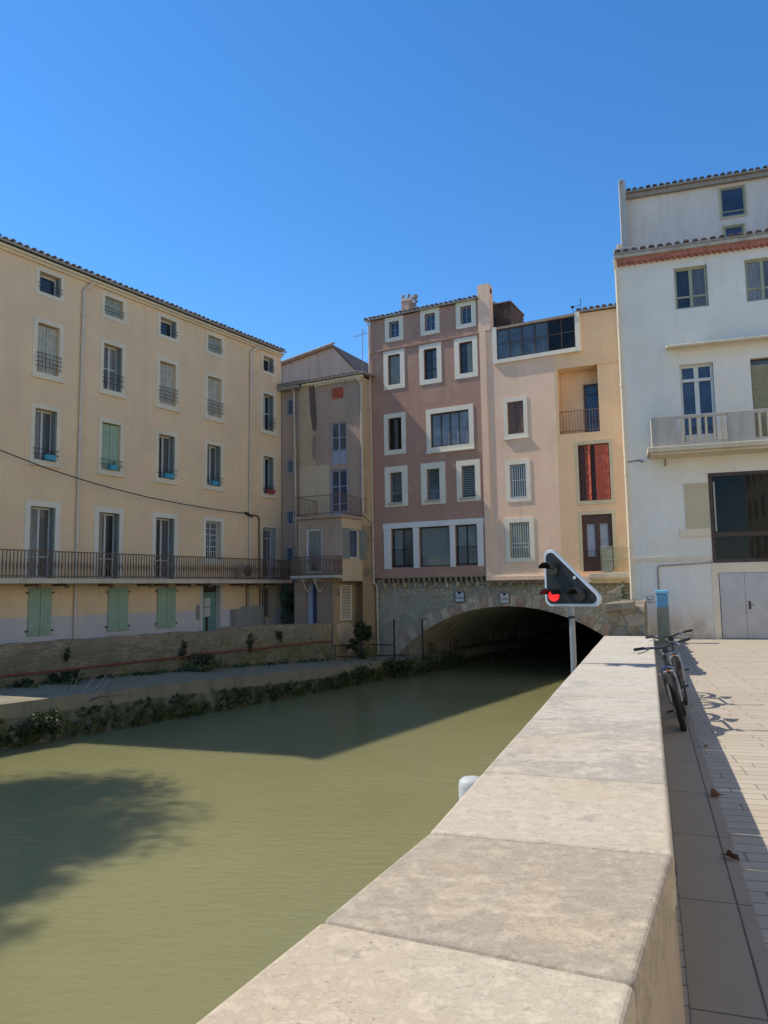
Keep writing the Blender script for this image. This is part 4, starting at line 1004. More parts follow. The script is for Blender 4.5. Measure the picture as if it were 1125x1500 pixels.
# white three-bay window band
mb = MB()
mb.box(0.50, 5.0, -0.05, 0.01, 4.245, 4.47, 'white_pilaster')
for a, b_ in ((0.54, 0.875), (1.91, 2.16), (3.54, 3.76), (4.71, 4.96)):
    mb.box(a, b_, -0.045, 0.011, 2.57, 4.244, 'white_pilaster'); mb.box(a - 0.015, b_ + 0.015, -0.055, -0.046, 4.14, 4.22, 'white_pilaster')
mb.build('window_band_surround', pk, bevel=0.006)
for i, p in enumerate(PW[11:14]):
    w = window(pk, *p, 0, depth=0.2, fm='dark_joinery', gm='grey_glass', cols=(2, 1, 2)[i], sill=False, fw=0.04, mw=0.015, name='window')
    mb = MB(); a, b_, c, d = p
    if i == 1:
        for k in range(16): mb.box(a + 0.05, b_ - 0.05, 0.12, 0.13, c + 0.42 + k * 0.072, c + 0.485 + k * 0.072, 'roller_blind')
        mb.build('roller_blind', w)
    else:
        mb.box(a + 0.12, (a + b_) / 2 - 0.03, 0.115, 0.12, c + 0.1, d - 0.06, 'roller_blind')
        for k in range(14): mb.box(a + 0.13, (a + b_) / 2 - 0.04, 0.108, 0.114, c + 0.2 + 0.09 * k, c + 0.26 + 0.09 * k, 'roller_blind')
        mb.build('roller_blind', w)
        mb = MB()
        for z in (c + 0.08, c + 0.74): mb.tube([(a - 0.1 if z > c + .1 else a, 0.02, z), (b_, 0.02, z)], 0.011, 'black_iron', 5)
        for k in range(11): x = a + (b_ - a) * (k + 0.3) / 11; mb.tube([(x, 0.02, c + 0.02), (x, 0.02, c + 0.74)], 0.007, 'black_iron', 4)
        mb.build('guard_rail', w)
pipe(pk, [(-0.06, -0.12, 13.35), (-0.03, -0.06, 13.1), (0.02, -0.06, 8), (0.04, -0.06, 2.0), (0.06, -0.06, 1.95)], 0.045, 'pipe_beige', clips=[(0.02, -0.06, z) for z in (11.95, 9.0, 7.0, 5.0)])
pipe(pk, [(0.08, 0.0, 1.98), (0.10, 0.12, 1.8), (0.10, 0.16, -0.95)], 0.045, 'pipe_beige')
pipe(pk, [(0.02, -0.9, 4.88), (0.04, -0.12, 4.55)], 0.04, 'pipe_beige')
# left chimney with pots
ch = MB(); ch.box(0.95, 1.32, 1.2, 1.75, 12.9, 14.5, 'gable_render'); ch.box(0.92, 1.35, 1.17, 1.78, 14.501, 14.56, 'cream_surround'); c1 = ch.build('chimney', pk)
mb = MB()
for x, y in ((1.0, 1.3), (1.28, 1.3), (1.0, 1.65), (1.28, 1.65)): mb.tube([(x, y, 14.56), (x, y, 14.7), (x, y, 14.72), (x, y, 14.8)], [0.05, 0.045, 0.085, 0.075], 'gutter_grey', 8)
mb.build('chimney_pots', c1)
mb = MB(); mb.tube([(1.5, 1.5, 13.2), (1.5, 1.5, 14.6)], 0.05, 'galvanised_steel', 8); mb.tube([(1.5, 1.5, 14.6), (1.5, 1.5, 14.66), (1.5, 1.5, 14.78), (1.5, 1.5, 14.82)], [0.05, 0.13, 0.13, 0.02], 'gutter_grey', 10)
mb.tube([(1.40, 1.5, 14.40), (1.62, 1.5, 14.5)], 0.05, 'gutter_grey', 8); mb.build('flue_pipe', pk)

# ================================================================== BEIGE + YELLOW HOUSES
bg_ = thing('bridge_house', 'beige rendered house with three small windows and a long studio window on the bridge', 'house', tuple(OP), TP)
mb = MB()
BW = [(6.10, 6.75, 7.68, 8.96), (6.12, 6.76, 5.17, 6.47), (6.04, 6.82, 2.85, 4.21)]
wall_face(mb, 5.05, 8.02, 2.2, 11.98, [(*p, 0.2) for p in BW] + [(5.78, 8.02, 10.72, 11.92, 0.2)], 'beige_render')
mb.quad((5.05, 7, 2.2), (5.05, 7, 12), (8.0, 7, 12), (8.0, 7, 2.2), 'beige_render'); mb.quad((5.05, 0.01, 2.21), (5.05, 7, 2.21), (8.0, 7, 2.21), (8.0, 0.01, 2.21), 'beige_render')
mb.quad((5.05, 0.0, 11.98), (9.1, 0.0, 11.98), (9.1, 7, 12.6), (5.05, 7, 12.6), 'gutter_grey')
mb.build('wall', bg_)
mb = MB(); mb.box(5.02, 5.50, -0.05, 0.40, 12.0, 13.92, 'beige_render'); mb.box(5.04, 5.30, -0.048, -0.001, 2.2, 12.0, 'beige_render'); mb.box(5.03, 5.49, -0.04, 0.39, 13.921, 13.96, 'grey_concrete'); mb.box(5.501, 5.505, 0.1, 0.3, 13.6, 13.8, 'dark_interior')
mb.build('chimney', bg_, bevel=0.01)
# low concrete sill band
mb = MB(); mb.box(5.06, 8.05, -0.14, 0.01, 2.0, 2.16, 'beige_render'); mb.box(5.06, 8.05, -0.10, 0.009, 2.161, 2.22, 'cream_surround'); mb.build('sill_band', bg_, bevel=0.008)
w = MB(); surround(w, *BW[0], 0.15, SW, sill=True, wb=0.17); w = w.build('shuttered_window', bg_); shutters(w, 6.10, 6.75, 7.68, 8.96, 0.06, 'brown_shutter', n=2)
w = window(bg_, *BW[1], 0.17, SW, depth=0.18, fm='blue_joinery', gm='window_glass', cols=1, sill=False, wb=0.16, fw=0.07)
mb = MB()
for k in range(6): mb.tube([(6.24 + k * 0.088, -0.0, 5.2), (6.24 + k * 0.088, -0.0, 6.42)], 0.009, 'white_joinery', 5)
mb.box(6.19, 6.72, -0.01, 0.012, 5.83, 5.85, 'white_joinery'); mb.box(6.15, 6.75, -0.03, 0.03, 5.17, 5.20, 'white_joinery'); mb.build('window_bars', w)
w = window(bg_, *BW[2], 0.18, SW, depth=0.18, fm='olive_joinery', gm='grey_glass', cols=2, sill=False, wb=0.16, fw=0.06)
mb = MB()
for k in range(8): mb.tube([(6.12 + k * 0.09, 0.0, 2.88), (6.12 + k * 0.09, 0.0, 4.19)], 0.009, 'white_joinery', 5)
for z in (3.25, 3.4): mb.box(6.08, 6.8, -0.01, 0.01, z - 0.012, z + 0.012, 'white_joinery')
mb.build('window_bars', w)
# studio window: a long glazed strip standing slightly proud
f = MB(); p = MB(); y = -0.06
a, b_, c, d = 5.78, 8.88, 10.72, 11.93
f.box(5.60, 5.775, -0.08, 0.05, 10.56, 12.06, SW); f.box(8.885, 9.06, -0.08, 0.12, 10.56, 12.06, SW); f.box(5.776, 8.884, -0.09, 0.05, 10.56, 10.715, SW); f.box(5.776, 8.884, -0.12, 0.05, 11.935, 12.03, 'pale_tiles')
s_ = f.build('studio_window', bg_); f = MB()
for k in range(7):
    x = a + (b_ - a) * k / 6; f.box(x - 0.02, x + 0.02, -0.055, 0.0, c + 0.001, d - 0.001, 'brown_metal')
f.box(a, b_, -0.045, -0.01, c + 0.62, c + 0.65, 'brown_metal'); f.box(a, b_, -0.05, -0.005, c, c + 0.03, 'brown_metal'); f.box(a, b_, -0.05, -0.005, d - 0.03, d, 'brown_metal')
f.build('frame', s_)
g_ = MB()
for k in range(6):
    x0 = a + (b_ - a) * k / 6 + 0.02; x1 = a + (b_ - a) * (k + 1) / 6 - 0.02
    g_.quad((x0, -0.02, c), (x1, -0.02, c), (x1, -0.02, d), (x0, -0.02, d), 'grey_glass' if k < 4 else 'dark_glass')
g_.build('panes', s_)
# rusty sheet metal roof cabin
t = thing('roof_cabin', 'dark rusty sheet metal cabin on the roof right of the tall chimney', 'roof shed', PP(5.36, 1.2, 12.0), TP)
mb = MB(); mb.box(0, 0.62, 0, 1.8, 0, 1.48, 'rust_sheet')
for k in range(10): mb.tube([(0.03 + k * 0.062, -0.005, 0), (0.03 + k * 0.062, -0.005, 1.47)], 0.014, 'rust_sheet', 5)
mb.build('cabin_walls', t); mb = MB(); mb.box(-0.05, 0.66, -0.06, 1.85, 1.481, 1.53, 'red_tiles'); mb.build('cabin_roof', t)

TY = R(-22.0); OY = Vector((6.5975, 28.1933, 0)); eY = Vector((math.cos(TY), math.sin(TY), 0)); iY = Vector((-math.sin(TY), math.cos(TY), 0))
ye = thing('bridge_house', 'warm yellow house with a recessed loggia and red shutters next to the white building', 'house', tuple(OY), TY)
mb = MB()
wall_face(mb, 0.0, 3.6, 1.95, 12.05, [(0.11, 1.59, 7.45, 10.0, 0.75), (0.76, 1.88, 4.88, 6.99, 0.2), (0.78, 1.87, 2.27, 4.36, 0.2)], 'yellow_render')
mb.quad((0, 6, 2), (0, 6, 12), (3.6, 6, 12), (3.6, 6, 2), 'yellow_render'); mb.quad((0, 0, 1.95), (0, 6, 1.95), (3.6, 6, 1.95), (3.6, 0, 1.95), 'yellow_render')
mb.build('wall', ye)
mb = MB(); mb.quad((0.115, 0.745, 7.45), (1.585, 0.745, 7.45), (1.585, 0.745, 9.998), (0.115, 0.745, 9.998), 'yellow_render'); mb.build('loggia_wall', ye)
mb = MB(); mb.box(1.59, 2.6, -0.04, 0.01, 10.0, 10.05, 'yellow_render'); mb.build('string_course', ye)
f = MB(); p = MB(); joinery(f, p, 0.98, 1.56, 7.46, 9.45, 0.73, 'dark_red_door', 'blue_glass', 1, 1, 0.09, 0.03, [8.0, 9.05]); w = f.build('loggia_door', ye); p.build('pane', w)
mb = MB()
for z in (7.55, 8.32): mb.tube([(0.12, 0.04, z), (1.75, 0.04, z)], 0.014, 'rusty_iron', 6)
for k in range(14): mb.tube([(0.15 + k * 0.108, 0.04, 7.46), (0.15 + k * 0.108, 0.04, 8.32)], 0.009, 'rusty_iron', 4)
mb.build('loggia_railing', ye)
f = MB(); surround(f, 0.76, 1.88, 4.88, 6.99, 0.14, 'yellow_surround', sill=False, wb=0.15); w = f.build('shuttered_window', ye)
mb = MB(); mb.box(0.78, 0.80, 0.0, 0.19, 4.9, 6.97, 'dark_red_door'); mb.box(0.80, 1.86, 0.17, 0.185, 4.9, 6.97, 'dark_red_door'); mb.build('inner_frame', w)
def leaf(par, x0, y0, x1, y1, z0, z1, mat):
    mb = MB(); d = Vector((x1 - x0, y1 - y0, 0)).normalized(); nn = Vector((d.y, -d.x, 0)) * 0.03
    a = Vector((x0, y0, 0)); b = Vector((x1, y1, 0))
    def bx(a, b, z0, z1, o0, o1):
        vs = [a + nn * o0, b + nn * o0, b + nn * o1, a + nn * o1]
        mb.add([(v.x, v.y, z0) for v in vs] + [(v.x, v.y, z1) for v in vs], [(3, 2, 1, 0), (4, 5, 6, 7), (0, 1, 5, 4), (1, 2, 6, 5), (2, 3, 7, 6), (3, 0, 4, 7)], mat)
    L = (b - a).length; nb = 4
    for k in range(nb): bx(a + d * (L * k / nb + 0.003), a + d * (L * (k + 1) / nb - 0.003), z0, z1, 0, 1)
    for zz in (z0 + 0.12 * (z1 - z0), z0 + 0.5 * (z1 - z0), z0 + 0.88 * (z1 - z0)): bx(a + d * 0.02, b - d * 0.02, zz - 0.04, zz + 0.04, 1.001, 1.5)
    mb.build('shutter', par)
leaf(w, 0.80, 0.04, 1.26, -0.42, 4.9, 6.95, 'red_shutter') if False else None
leaf(w, 1.00, 0.10, 1.20, -0.02, 4.9, 6.95, 'red_shutter'); leaf(w, 1.36, 0.05, 1.86, 0.02, 4.9, 6.95, 'red_shutter')
f = MB(); p = MB(); joinery(f, p, 0.785, 1.865, 2.28, 4.35, 0.17, 'dark_red_door', 'pale_curtain', 2, 1, 0.16, 0.09, [2.75]); surround(f, 0.78, 1.87, 2.27, 4.36, 0.14, 'yellow_surround', sill=False, wb=0)
f.box(0.8, 1.85, 0.09, 0.165, 2.28, 2.74, 'dark_red_door'); f.box(0.8, 1.85, 0.09, 0.165, 4.02, 4.34, 'dark_red_door')
w = f.build('balcony_door', ye); p.build('pane', w)
mb = MB(); mb.tube([(0.85, -0.05, 3.02), (1.5, -0.05, 3.02)], 0.012, 'black_iron', 5)
for k in range(7): mb.tube([(0.88 + k * 0.1, -0.05, 2.3), (0.88 + k * 0.1, -0.05, 3.02)], 0.007, 'black_iron', 4)
mb.build('guard_rail', w)
# crumbling balcony with wire mesh panel
s = MB(); s.box(0.0, 2.45, -0.28, -0.001, 1.86, 2.10, 'beige_render'); s.box(1.0, 2.45, -0.34, -0.281, 2.02, 2.19, 'cream_concrete'); s.box(1.1, 2.44, -0.36, -0.281, 1.82, 2.015, 'broken_render'); bal = s.build('balcony', ye, bevel=0.012)
mb = MB(); 
for (x0, x1) in ((1.45, 2.42),):
    for z in (2.2, 2.66, 3.14): mb.tube([(x0, -0.30, z), (x1, -0.30, z)], 0.010, 'olive_joinery', 5)
    k = x0
    while k < x1: mb.tube([(k, -0.30, 2.19), (k, -0.30, 3.14)], 0.0045, 'olive_joinery', 4); k += 0.045
    z = 2.22
    while z < 3.12: mb.tube([(x0, -0.302, z), (x1, -0.302, z)], 0.004, 'olive_joinery', 4); z += 0.06
    mb.box(1.50, 1.85, -0.26, -0.25, 2.2, 3.1, 'greygreen_shutter')
mb.build('mesh_railing', bal)
roof(ye, 0.9, 3.6, 12.13, -0.16, 3, 0.2, 0.235, 'red_tiles')
t = thing('television_antenna', 'small bent antenna bracket on the roof above the studio window', 'antenna', tuple(OY + eY * 0.95 + iY * 0.2 + Vector((0, 0, 12.1))), TY)
mb = MB(); mb.tube([(-0.15, 0, 0), (-0.2, 0, 0.32), (0.12, 0, 0.36), (0.14, 0, 0.1)], 0.014, 'black_iron', 5); mb.tube([(0.12, 0, 0.3), (0.12, 0, 0.62)], 0.012, 'black_iron', 5); mb.tube([(-0.25, 0, 0.32), (-0.14, 0, 0.32)], 0.05, 'black_iron', 6); mb.build('aerial', t)

# ================================================================== STONE BRIDGE
br = thing('stone_bridge', 'low rubble stone arch bridge carrying the houses across the canal', 'bridge', tuple(OP), TP)
ARC_U, ARC_Z, ARC_R = 5.7, -5.75, 6.75
def arch_z(u):
    d = ARC_R ** 2 - (u - ARC_U) ** 2; return ARC_Z + math.sqrt(d) if d > 0 else -9
mb = MB(); Y0 = 0.30
N_ = 90; U0, U1 = -0.02, 11.6
for k in range(N_):
    a = U0 + (U1 - U0) * k / N_; b_ = U0 + (U1 - U0) * (k + 1) / N_
    za, zb = max(arch_z(a), -2.35), max(arch_z(b_), -2.35)
    mb.quad((a, Y0, za), (b_, Y0, zb), (b_, Y0, 2.3), (a, Y0, 2.3), 'bridge_stone')
mb.quad((U0, Y0, 2.3), (U1, Y0, 2.3), (U1, 0.6, 2.3), (U0, 0.6, 2.3), 'bridge_stone')
mb.build('arch_wall', br)
mb = MB(); sk = Vector((0.076, 0.997)); LEN = 24
for k in range(N_):
    a = U0 + (U1 - U0) * k / N_; b_ = U0 + (U1 - U0) * (k + 1) / N_
    za, zb = arch_z(a), arch_z(b_)
    if za < -2.4 and zb < -2.4: continue
    za, zb = max(za, -2.35), max(zb, -2.35)
    for q in range(8):
        y0, y1 = Y0 + LEN * q / 8, Y0 + LEN * (q + 1) / 8; s0, s1 = (y0 - Y0) * 0.076, (y1 - Y0) * 0.076
        mb.quad((a + s0, y0, za), (a + s1, y1, za), (b_ + s1, y1, zb), (b_ + s0, y0, zb), 'tunnel_soffit')
e = Y0 + LEN; mb.quad((-1, e, -2.4), (14, e, -2.4), (14, e, 1.5), (-1, e, 1.5), 'dark_interior'); mb.build('tunnel_vault', br)  # dark end wall added to keep daylight out of the open passage
mb = MB(); rg = random.Random(12); an = -50.0
while an < 44:
    w_ = rg.uniform(2.0, 3.1); h_ = rg.uniform(0.34, 0.52); t0, t1 = R(an + 0.12), R(an + w_ - 0.12); r0 = ARC_R + 0.004; r1 = ARC_R + h_
    pr = rg.uniform(0.012, 0.035); vs = []
    for yy in (Y0 - pr, Y0 + 0.12):
        for (t_, r_) in ((t0, r0), (t1, r0), (t1, r1), (t0, r1)): vs.append((ARC_U + r_ * math.sin(t_), yy, ARC_Z + r_ * math.cos(t_)))
    if vs[0][2] > -2.3 and vs[1][2] > -2.3: mb.add(vs, [(0, 1, 2, 3), (4, 7, 6, 5), (0, 4, 5, 1), (1, 5, 6, 2), (2, 6, 7, 3), (3, 7, 4, 0)], rg.choice(['voussoir_stone', 'voussoir_stone', 'voussoir_red', 'bridge_stone']))
    an += w_
mb.build('arch_ring', br, bevel=0.015)
k = 0; u = 0.42
while u < 11.2:
    if u < 5.05 or k % 2 == 0:
        mb = MB(); dz = 0 if u < 5.05 else -0.12
        hh = rg.uniform(0.16, 0.24)
        if u < 5.05:
            mb.box(u, u + 0.10, -0.02, Y0 + 0.02, 2.199 - hh, 2.198, 'corbel_wood')
            if k % 2 == 0: mb.box(u - 0.01, u + 0.11, 0.1, Y0 + 0.02, 2.198 - hh - 0.2, 2.197 - hh, 'voussoir_stone')
        else: mb.box(u, u + 0.12, -0.02, Y0 + 0.02, 1.80, 1.9, 'corbel_wood')
        mb.build('corbel', br, bevel=0.015)
    u += rg.uniform(0.20, 0.27); k += 1
mb = MB(); mb.box(0.35, 5.03, -0.03, 0.28, 2.17, 2.198, 'corbel_wood'); mb.box(5.06, 11, -0.02, 0.28, 1.90, 1.99, 'corbel_wood'); mb.build('bearing_beam', br)
# headroom signs
def text_obj(body, size, mat, parent, loc, name):
    cu = bpy.data.curves.new(name, 'FONT'); cu.body = body; cu.size = size; cu.align_x = 'CENTER'; cu.align_y = 'CENTER'; cu.extrude = 0.003
    tmp = bpy.data.objects.new(name, cu); COL.objects.link(tmp)
    dg = bpy.context.evaluated_depsgraph_get(); me = bpy.data.meshes.new_from_object(tmp.evaluated_get(dg))
    bpy.data.objects.remove(tmp)
    o = bpy.data.objects.new(name, me); COL.objects.link(o); me.materials.clear(); me.materials.append(M[mat])
    o.parent = parent; o.location = loc; o.rotation_euler = (R(90), 0, 0); return o
for u, z, lab in ((3.79, 1.38, 'square headroom sign with black triangle on the left side of the arch'), (5.66, 1.32, 'faded headroom sign with black triangle above the crown of the arch')):
    t = thing('headroom_sign', lab, 'sign', PP(u, 0.235, z), TP, 'headroom signs on the bridge')
    mb = MB(); mb.box(-0.20, 0.20, 0, 0.02, -0.21, 0.21, 'sign_red' if u > 5 else 'sign_dark'); mb.build('border', t)
    mb = MB(); mb.box(-0.175, 0.175, -0.006, -0.001, -0.185, 0.185, 'sign_white'); mb.build('face', t)
    mb = MB(); mb.add([(-0.09, -0.012, 0.185), (0.09, -0.012, 0.185), (0, -0.012, 0.08)], [(0, 2, 1)], 'sign_dark'); mb.build('triangle', t)
    text_obj('3.30m', 0.13, 'sign_dark', t, (0, -0.010, -0.04), 'lettering')
# bank inside the tunnel
# railing of upright bars along the tunnel walkway
t = thing('tunnel_fence', 'tall fence of upright rusty bars along the walkway inside the arch', 'fence', tuple(OP), TP)
mb = MB(); y = 0.55; k = 0
while y < 20:
    u = 1.42 + (y - 1.2) * 0.076 - (0.02 if k % 2 else 0); zt = arch_z(u - (y - Y0) * 0.076) - 0.03
    gap = (k // 14) % 3 == 2
    if k and k % 14 == 0 and mb.v: mb.build('bar_panel', t); mb = MB()
    if not gap: mb.tube([(u, y, -1.05), (u, y, max(zt, -0.6))], 0.014, 'pipe_beige' if (k // 5) % 3 != 2 else 'rusty_iron', 5)
    y += 0.16 if y < 6 else 0.24; k += 1
mb.build('bar_panel', t) if mb.v else None
mb = MB()
for y in (0.6, 2.4, 4.2, 6.6, 9, 12, 15, 18): u = 1.42 + (y - 1.2) * 0.076; mb.tube([(u, y, -1.1), (u, y, arch_z(u - (y - Y0) * 0.076) - 0.02)], 0.03, 'rusty_iron', 6)
mb.tube([(1.42 - .05, 0.5, -0.55), (1.42 + 19 * 0.076, 20.2, -0.55)], 0.016, 'rusty_iron', 5); mb.build('posts', t)
# right tunnel bank
t = thing('tunnel_ledge', 'pale narrow stone ledge along the right side inside the arch', 'ledge', tuple(OP), TP)
mb = MB(); mb.add([(9.0, 2, -1.2), (10.8, 2, -1.2), (12.2, 22, -1.2), (10.4, 22, -1.2), (9.0, 2, -2.3), (10.8, 2, -2.3), (12.2, 22, -2.3), (10.4, 22, -2.3)], [(0, 1, 2, 3), (4, 5, 1, 0), (3, 7, 4, 0)], 'ledge_stone'); mb.build('ledge_block', t)
# wire fence across the path by the arch
t = thing('wire_fence', 'wire mesh fence on two dark posts closing off the quay path by the arch', 'fence', tuple(OP), TP)
for u in (1.22, 2.46):
    mb = MB(); y = -0.5 if u > 2 else -0.55
    zb = -1.3 if u < 2 else -1.75
    mb.tube([(u if u > 2 else 1.22, y, zb), (u, y, 0.52)], 0.035, 'black_iron', 8); mb.build('post', t)
mb = MB()
for z in (0.45, -0.85): mb.tube([(1.22, -0.55, z), (2.46, -0.5, z)], 0.006, 'gutter_grey', 4)
k = 1.25
for i in range(-8, 12):
    for sgn in (1, -1):
        x0 = 1.22 + i * 0.12; pts = []
        for q in range(30):
            zz = -0.85 + q * 1.3 / 29; xx = x0 + sgn * q * 1.3 / 29 * 0.5 + (0.3 if sgn < 0 else 0)
            if 1.22 <= xx <= 2.46: pts.append((xx, -0.53, zz))
        if len(pts) > 1: mb.tube([pts[0], pts[-1]], 0.0025, 'gutter_grey', 3)
mb.build('mesh', t)
t = thing('path_handrail', 'low dark handrail along the path in front of the tan corner house', 'railing', tuple(OP), TP)
mb = MB(); mb.tube([(-0.40, -2.5, -0.42), (0.6, -1.1, -0.46), (1.2, -0.6, -0.52)], 0.02, 'black_iron', 6); mb.tube([(-0.3, -2.55, -0.85), (0.8, -1.1, -0.9), (1.5, -0.2, -0.92)], 0.018, 'black_iron', 6); mb.build('rails', t)
mb = MB()
for (u, y) in ((-0.38, -2.5), (0.6, -1.1)): mb.tube([(u, y, -1.1), (u, y, -0.42)], 0.022, 'black_iron', 6)
mb.build('posts', t)

# ================================================================== WHITE BUILDING
OW = Vector((8.116, 24.813, 0)); TW = R(-17.61); eW = Vector((math.cos(TW), math.sin(TW), 0)); iW = Vector((-math.sin(TW), math.cos(TW), 0))
wb_ = thing('white_building', 'white rendered building with a concrete balcony and tiled eaves on the right bank', 'building', tuple(OW), TW)
mb = MB()
UW = 11.0
WH = [(1.77, 2.79, 10.82, 12.24), (3.92, 4.94, 10.80, 12.22), (1.77, 2.80, 6.15, 8.93), (3.90, 4.95, 6.15, 8.92), (2.44, 5.6, 2.40, 5.28), (2.58, 4.06, 0.02, 2.08)]
wall_face(mb, 0, UW, -0.2, 12.62, [(*h, 0.28) for h in WH[:4]] + [(*WH[4], 0.18), (*WH[5], 0.06)], 'white_render')
mb.quad((0, 0, -2.4), (0, 0, 12.62), (0, 12, 12.62), (0, 12, -2.4), 'white_render'); mb.quad((UW, 0, -.2), (UW, 12, -.2), (UW, 12, 12.62), (UW, 0, 12.62), 'white_render')
mb.build('wall', wb_)
mb = MB(); mb.box(-0.04, UW, -0.20, 0.01, 12.60, 12.75, 'red_genoise')
for k in range(62): mb.tube([(0.03 + k * 0.178, -0.19, 12.62), (0.03 + k * 0.178, 0.0, 12.60)], 0.062, 'red_genoise', 8)
mb.build('genoise', wb_)
mb = MB(); mb.box(-0.12, UW, -0.30, 0.01, 12.751, 12.87, 'grey_concrete'); mb.build('eaves_board', wb_, bevel=0.01)
roof(wb_, -0.12, UW, 12.93, -0.34, 3.0, 0.24, 0.27, 'red_tiles', back=3.05)
for i in (0, 1):
    w = window(wb_, *WH[i], 0, depth=0.2, fm='olive_joinery', gm=(('window_glass', 'dim_curtain_reflection_glass'), ('curtain_reflection_glass', 'dim_curtain_reflection_glass'))[i], cols=2, rowz=[11.25], fw=0.07, mw=0.05, sill=False)
w = window(wb_, *WH[2], 0, depth=0.26, fm='white_joinery', gm='blue_glass', cols=2, rowz=[8.42], fw=0.08, mw=0.07, sill=False, name='balcony_door')
mb = MB(); mb.box(1.86, 2.72, 0.13, 0.165, 6.18, 6.6, 'white_joinery'); mb.build('door_panel', w)
mb = MB(); mb.box(1.86, 2.72, 0.125, 0.165, 8.36, 8.46, 'white_joinery'); mb.build('transom', w)
w = window(wb_, *WH[3], 0, depth=0.26, fm='brown_metal', gm='grey_glass', cols=1, fw=0.04, sill=False, name='balcony_door')
mb = MB()
for k in range(36): mb.box(3.93, 4.92, 0.10, 0.118, 6.2 + k * 0.07, 6.262 + k * 0.07, 'tan_blind')
mb.build('roller_blind', w)
# canopy and balcony
mb = MB(); mb.add([(1.38, -0.45, 9.42), (UW, -0.45, 9.42), (UW, 0, 9.5), (1.38, 0, 9.5), (1.38, -0.45, 9.50), (UW, -0.45, 9.50), (UW, 0, 9.62), (1.38, 0, 9.62)], [(3, 2, 1, 0), (4, 5, 6, 7), (0, 1, 5, 4), (1, 2, 6, 5), (2, 3, 7, 6), (3, 0, 4, 7)], 'cream_concrete'); mb.build('canopy', wb_, bevel=0.02)
s = MB(); s.box(0.62, UW, -1.0, -0.001, 5.92, 6.08, 'cream_concrete'); s.box(0.70, UW, -0.9, -0.001, 5.84, 5.919, 'cream_concrete'); bal = s.build('balcony', wb_, bevel=0.02)
mb = MB(); u = 0.77; segs = []
def panel(a, b): mb.box(a, b, -0.90, -0.80, 6.081, 7.06, 'grey_concrete')
x = 0.77
for i in range(5):
    panel(x, x + 0.78); x += 0.78
    mb.box(x, x + 1.45, -0.88, -0.82, 6.081, 6.20, 'grey_concrete'); mb.box(x, x + 1.45, -0.90, -0.80, 6.96, 7.06, 'grey_concrete')
    for k in range(6): 
        xx = x + 0.14 + k * 0.235
        mb.box(xx - 0.035, xx + 0.035, -0.885, -0.815, 6.201, 6.959, 'cream_concrete')
    x += 1.45
mb.box(0.77, 0.87, -0.799, -0.001, 6.081, 7.06, 'grey_concrete'); mb.build('parapet', bal, bevel=0.012)
# big dark window
f = MB(); p = MB()
a, b_, c, d = WH[4]; joinery(f, p, a, b_, c, d, 0.05, 'brown_metal', 'dark_glass', 1, 1, 0.11, 0.03, [3.28]); f.box(a + .11, b_ - .11, -0.02, 0.03, 3.22, 3.36, 'brown_metal')
w = f.build('shop_window', wb_); p.build('pane', w)
# some things seen inside
f = MB(); f.box(2.58, 2.62, -0.014, -0.011, 3.4, 5.0, 'grey_concrete') ; f.build('inner_strip', w)
mb = MB(); mb.box(2.60, 3.318, -0.012, 0.03, 0.03, 2.07, 'white_metal_sheet'); d1 = mb.build('door', wb_, bevel=0.005)
mb = MB(); mb.box(3.326, 4.05, -0.012, 0.03, 0.03, 2.07, 'white_metal_sheet'); d2 = mb.build('door', wb_, bevel=0.005)
mb = MB(); mb.box(3.40, 3.46, -0.03, -0.0121, 0.93, 1.18, 'brown_metal'); mb.tube([(3.43, -0.03, 1.07), (3.43, -0.07, 1.07), (3.55, -0.07, 1.07)], 0.010, 'brown_metal', 6); mb.build('handle', d2)
mb = MB(); mb.box(2.40, 4.2, -0.02, 0.01, 2.12, 2.38, 'cream_surround'); mb.box(2.38, 2.57, -0.015, 0.011, 0.0, 2.119, 'cream_surround'); mb.build('door_surround', wb_)
mb = MB(); mb.box(0.05, 2.42, -0.03, 0.01, 2.49, 2.62, 'cream_surround'); mb.build('string_course', wb_)
mb = MB(); mb.box(1.70, 2.43, -0.012, 0.01, 3.50, 4.98, 'yellow_patch_render'); mb.box(1.50, 2.43, -0.06, 0.009, 3.25, 3.499, 'cream_surround'); mb.build('blocked_window', wb_, bevel=0.006)
pipe(wb_, [(0.78, -0.04, 0.0), (0.78, -0.04, 2.28), (0.82, -0.04, 2.34), (2.46, -0.04, 2.42)], 0.022, 'gutter_grey', name='conduit')
pipe(wb_, [(-0.10, -0.25, 12.72), (-0.06, -0.10, 12.45), (-0.05, -0.07, 12.2), (-0.05, -0.07, 5), (-0.05, -0.07, -0.1)], 0.055, 'cream_surround', clips=[(-0.05, -0.07, z) for z in (1, 3, 5.4, 8.4, 10.5)])
pipe(wb_, [(0.0, -0.03, 5.80), (0.35, -0.03, 5.84), (0.45, -0.06, 5.80)], 0.014, 'black_iron', name='cable')
mb = MB(); mb.box(0.42, 0.50, -0.12, -0.02, 5.76, 5.84, 'galvanised_steel'); mb.build('lamp_bracket', wb_)
mb = MB(); mb.tube([(1.18, -0.02, 5.82), (1.18, -0.14, 5.6), (1.12, -0.14, 5.58)], 0.018, 'rusty_iron', 5); mb.build('iron_hook', wb_)
# scribble of faded paint
mb = MB()
for pts in ([(0.28, 1.35), (0.62, 1.38), (0.58, 1.28), (0.36, 1.24), (0.42, 1.16), (0.66, 1.18)], [(0.4, 1.34), (0.5, 1.2)]): mb.tube([(x, -0.002, z) for x, z in pts], 0.014, 'folded_shutter', 4)
mb.build('graffiti', wb_)
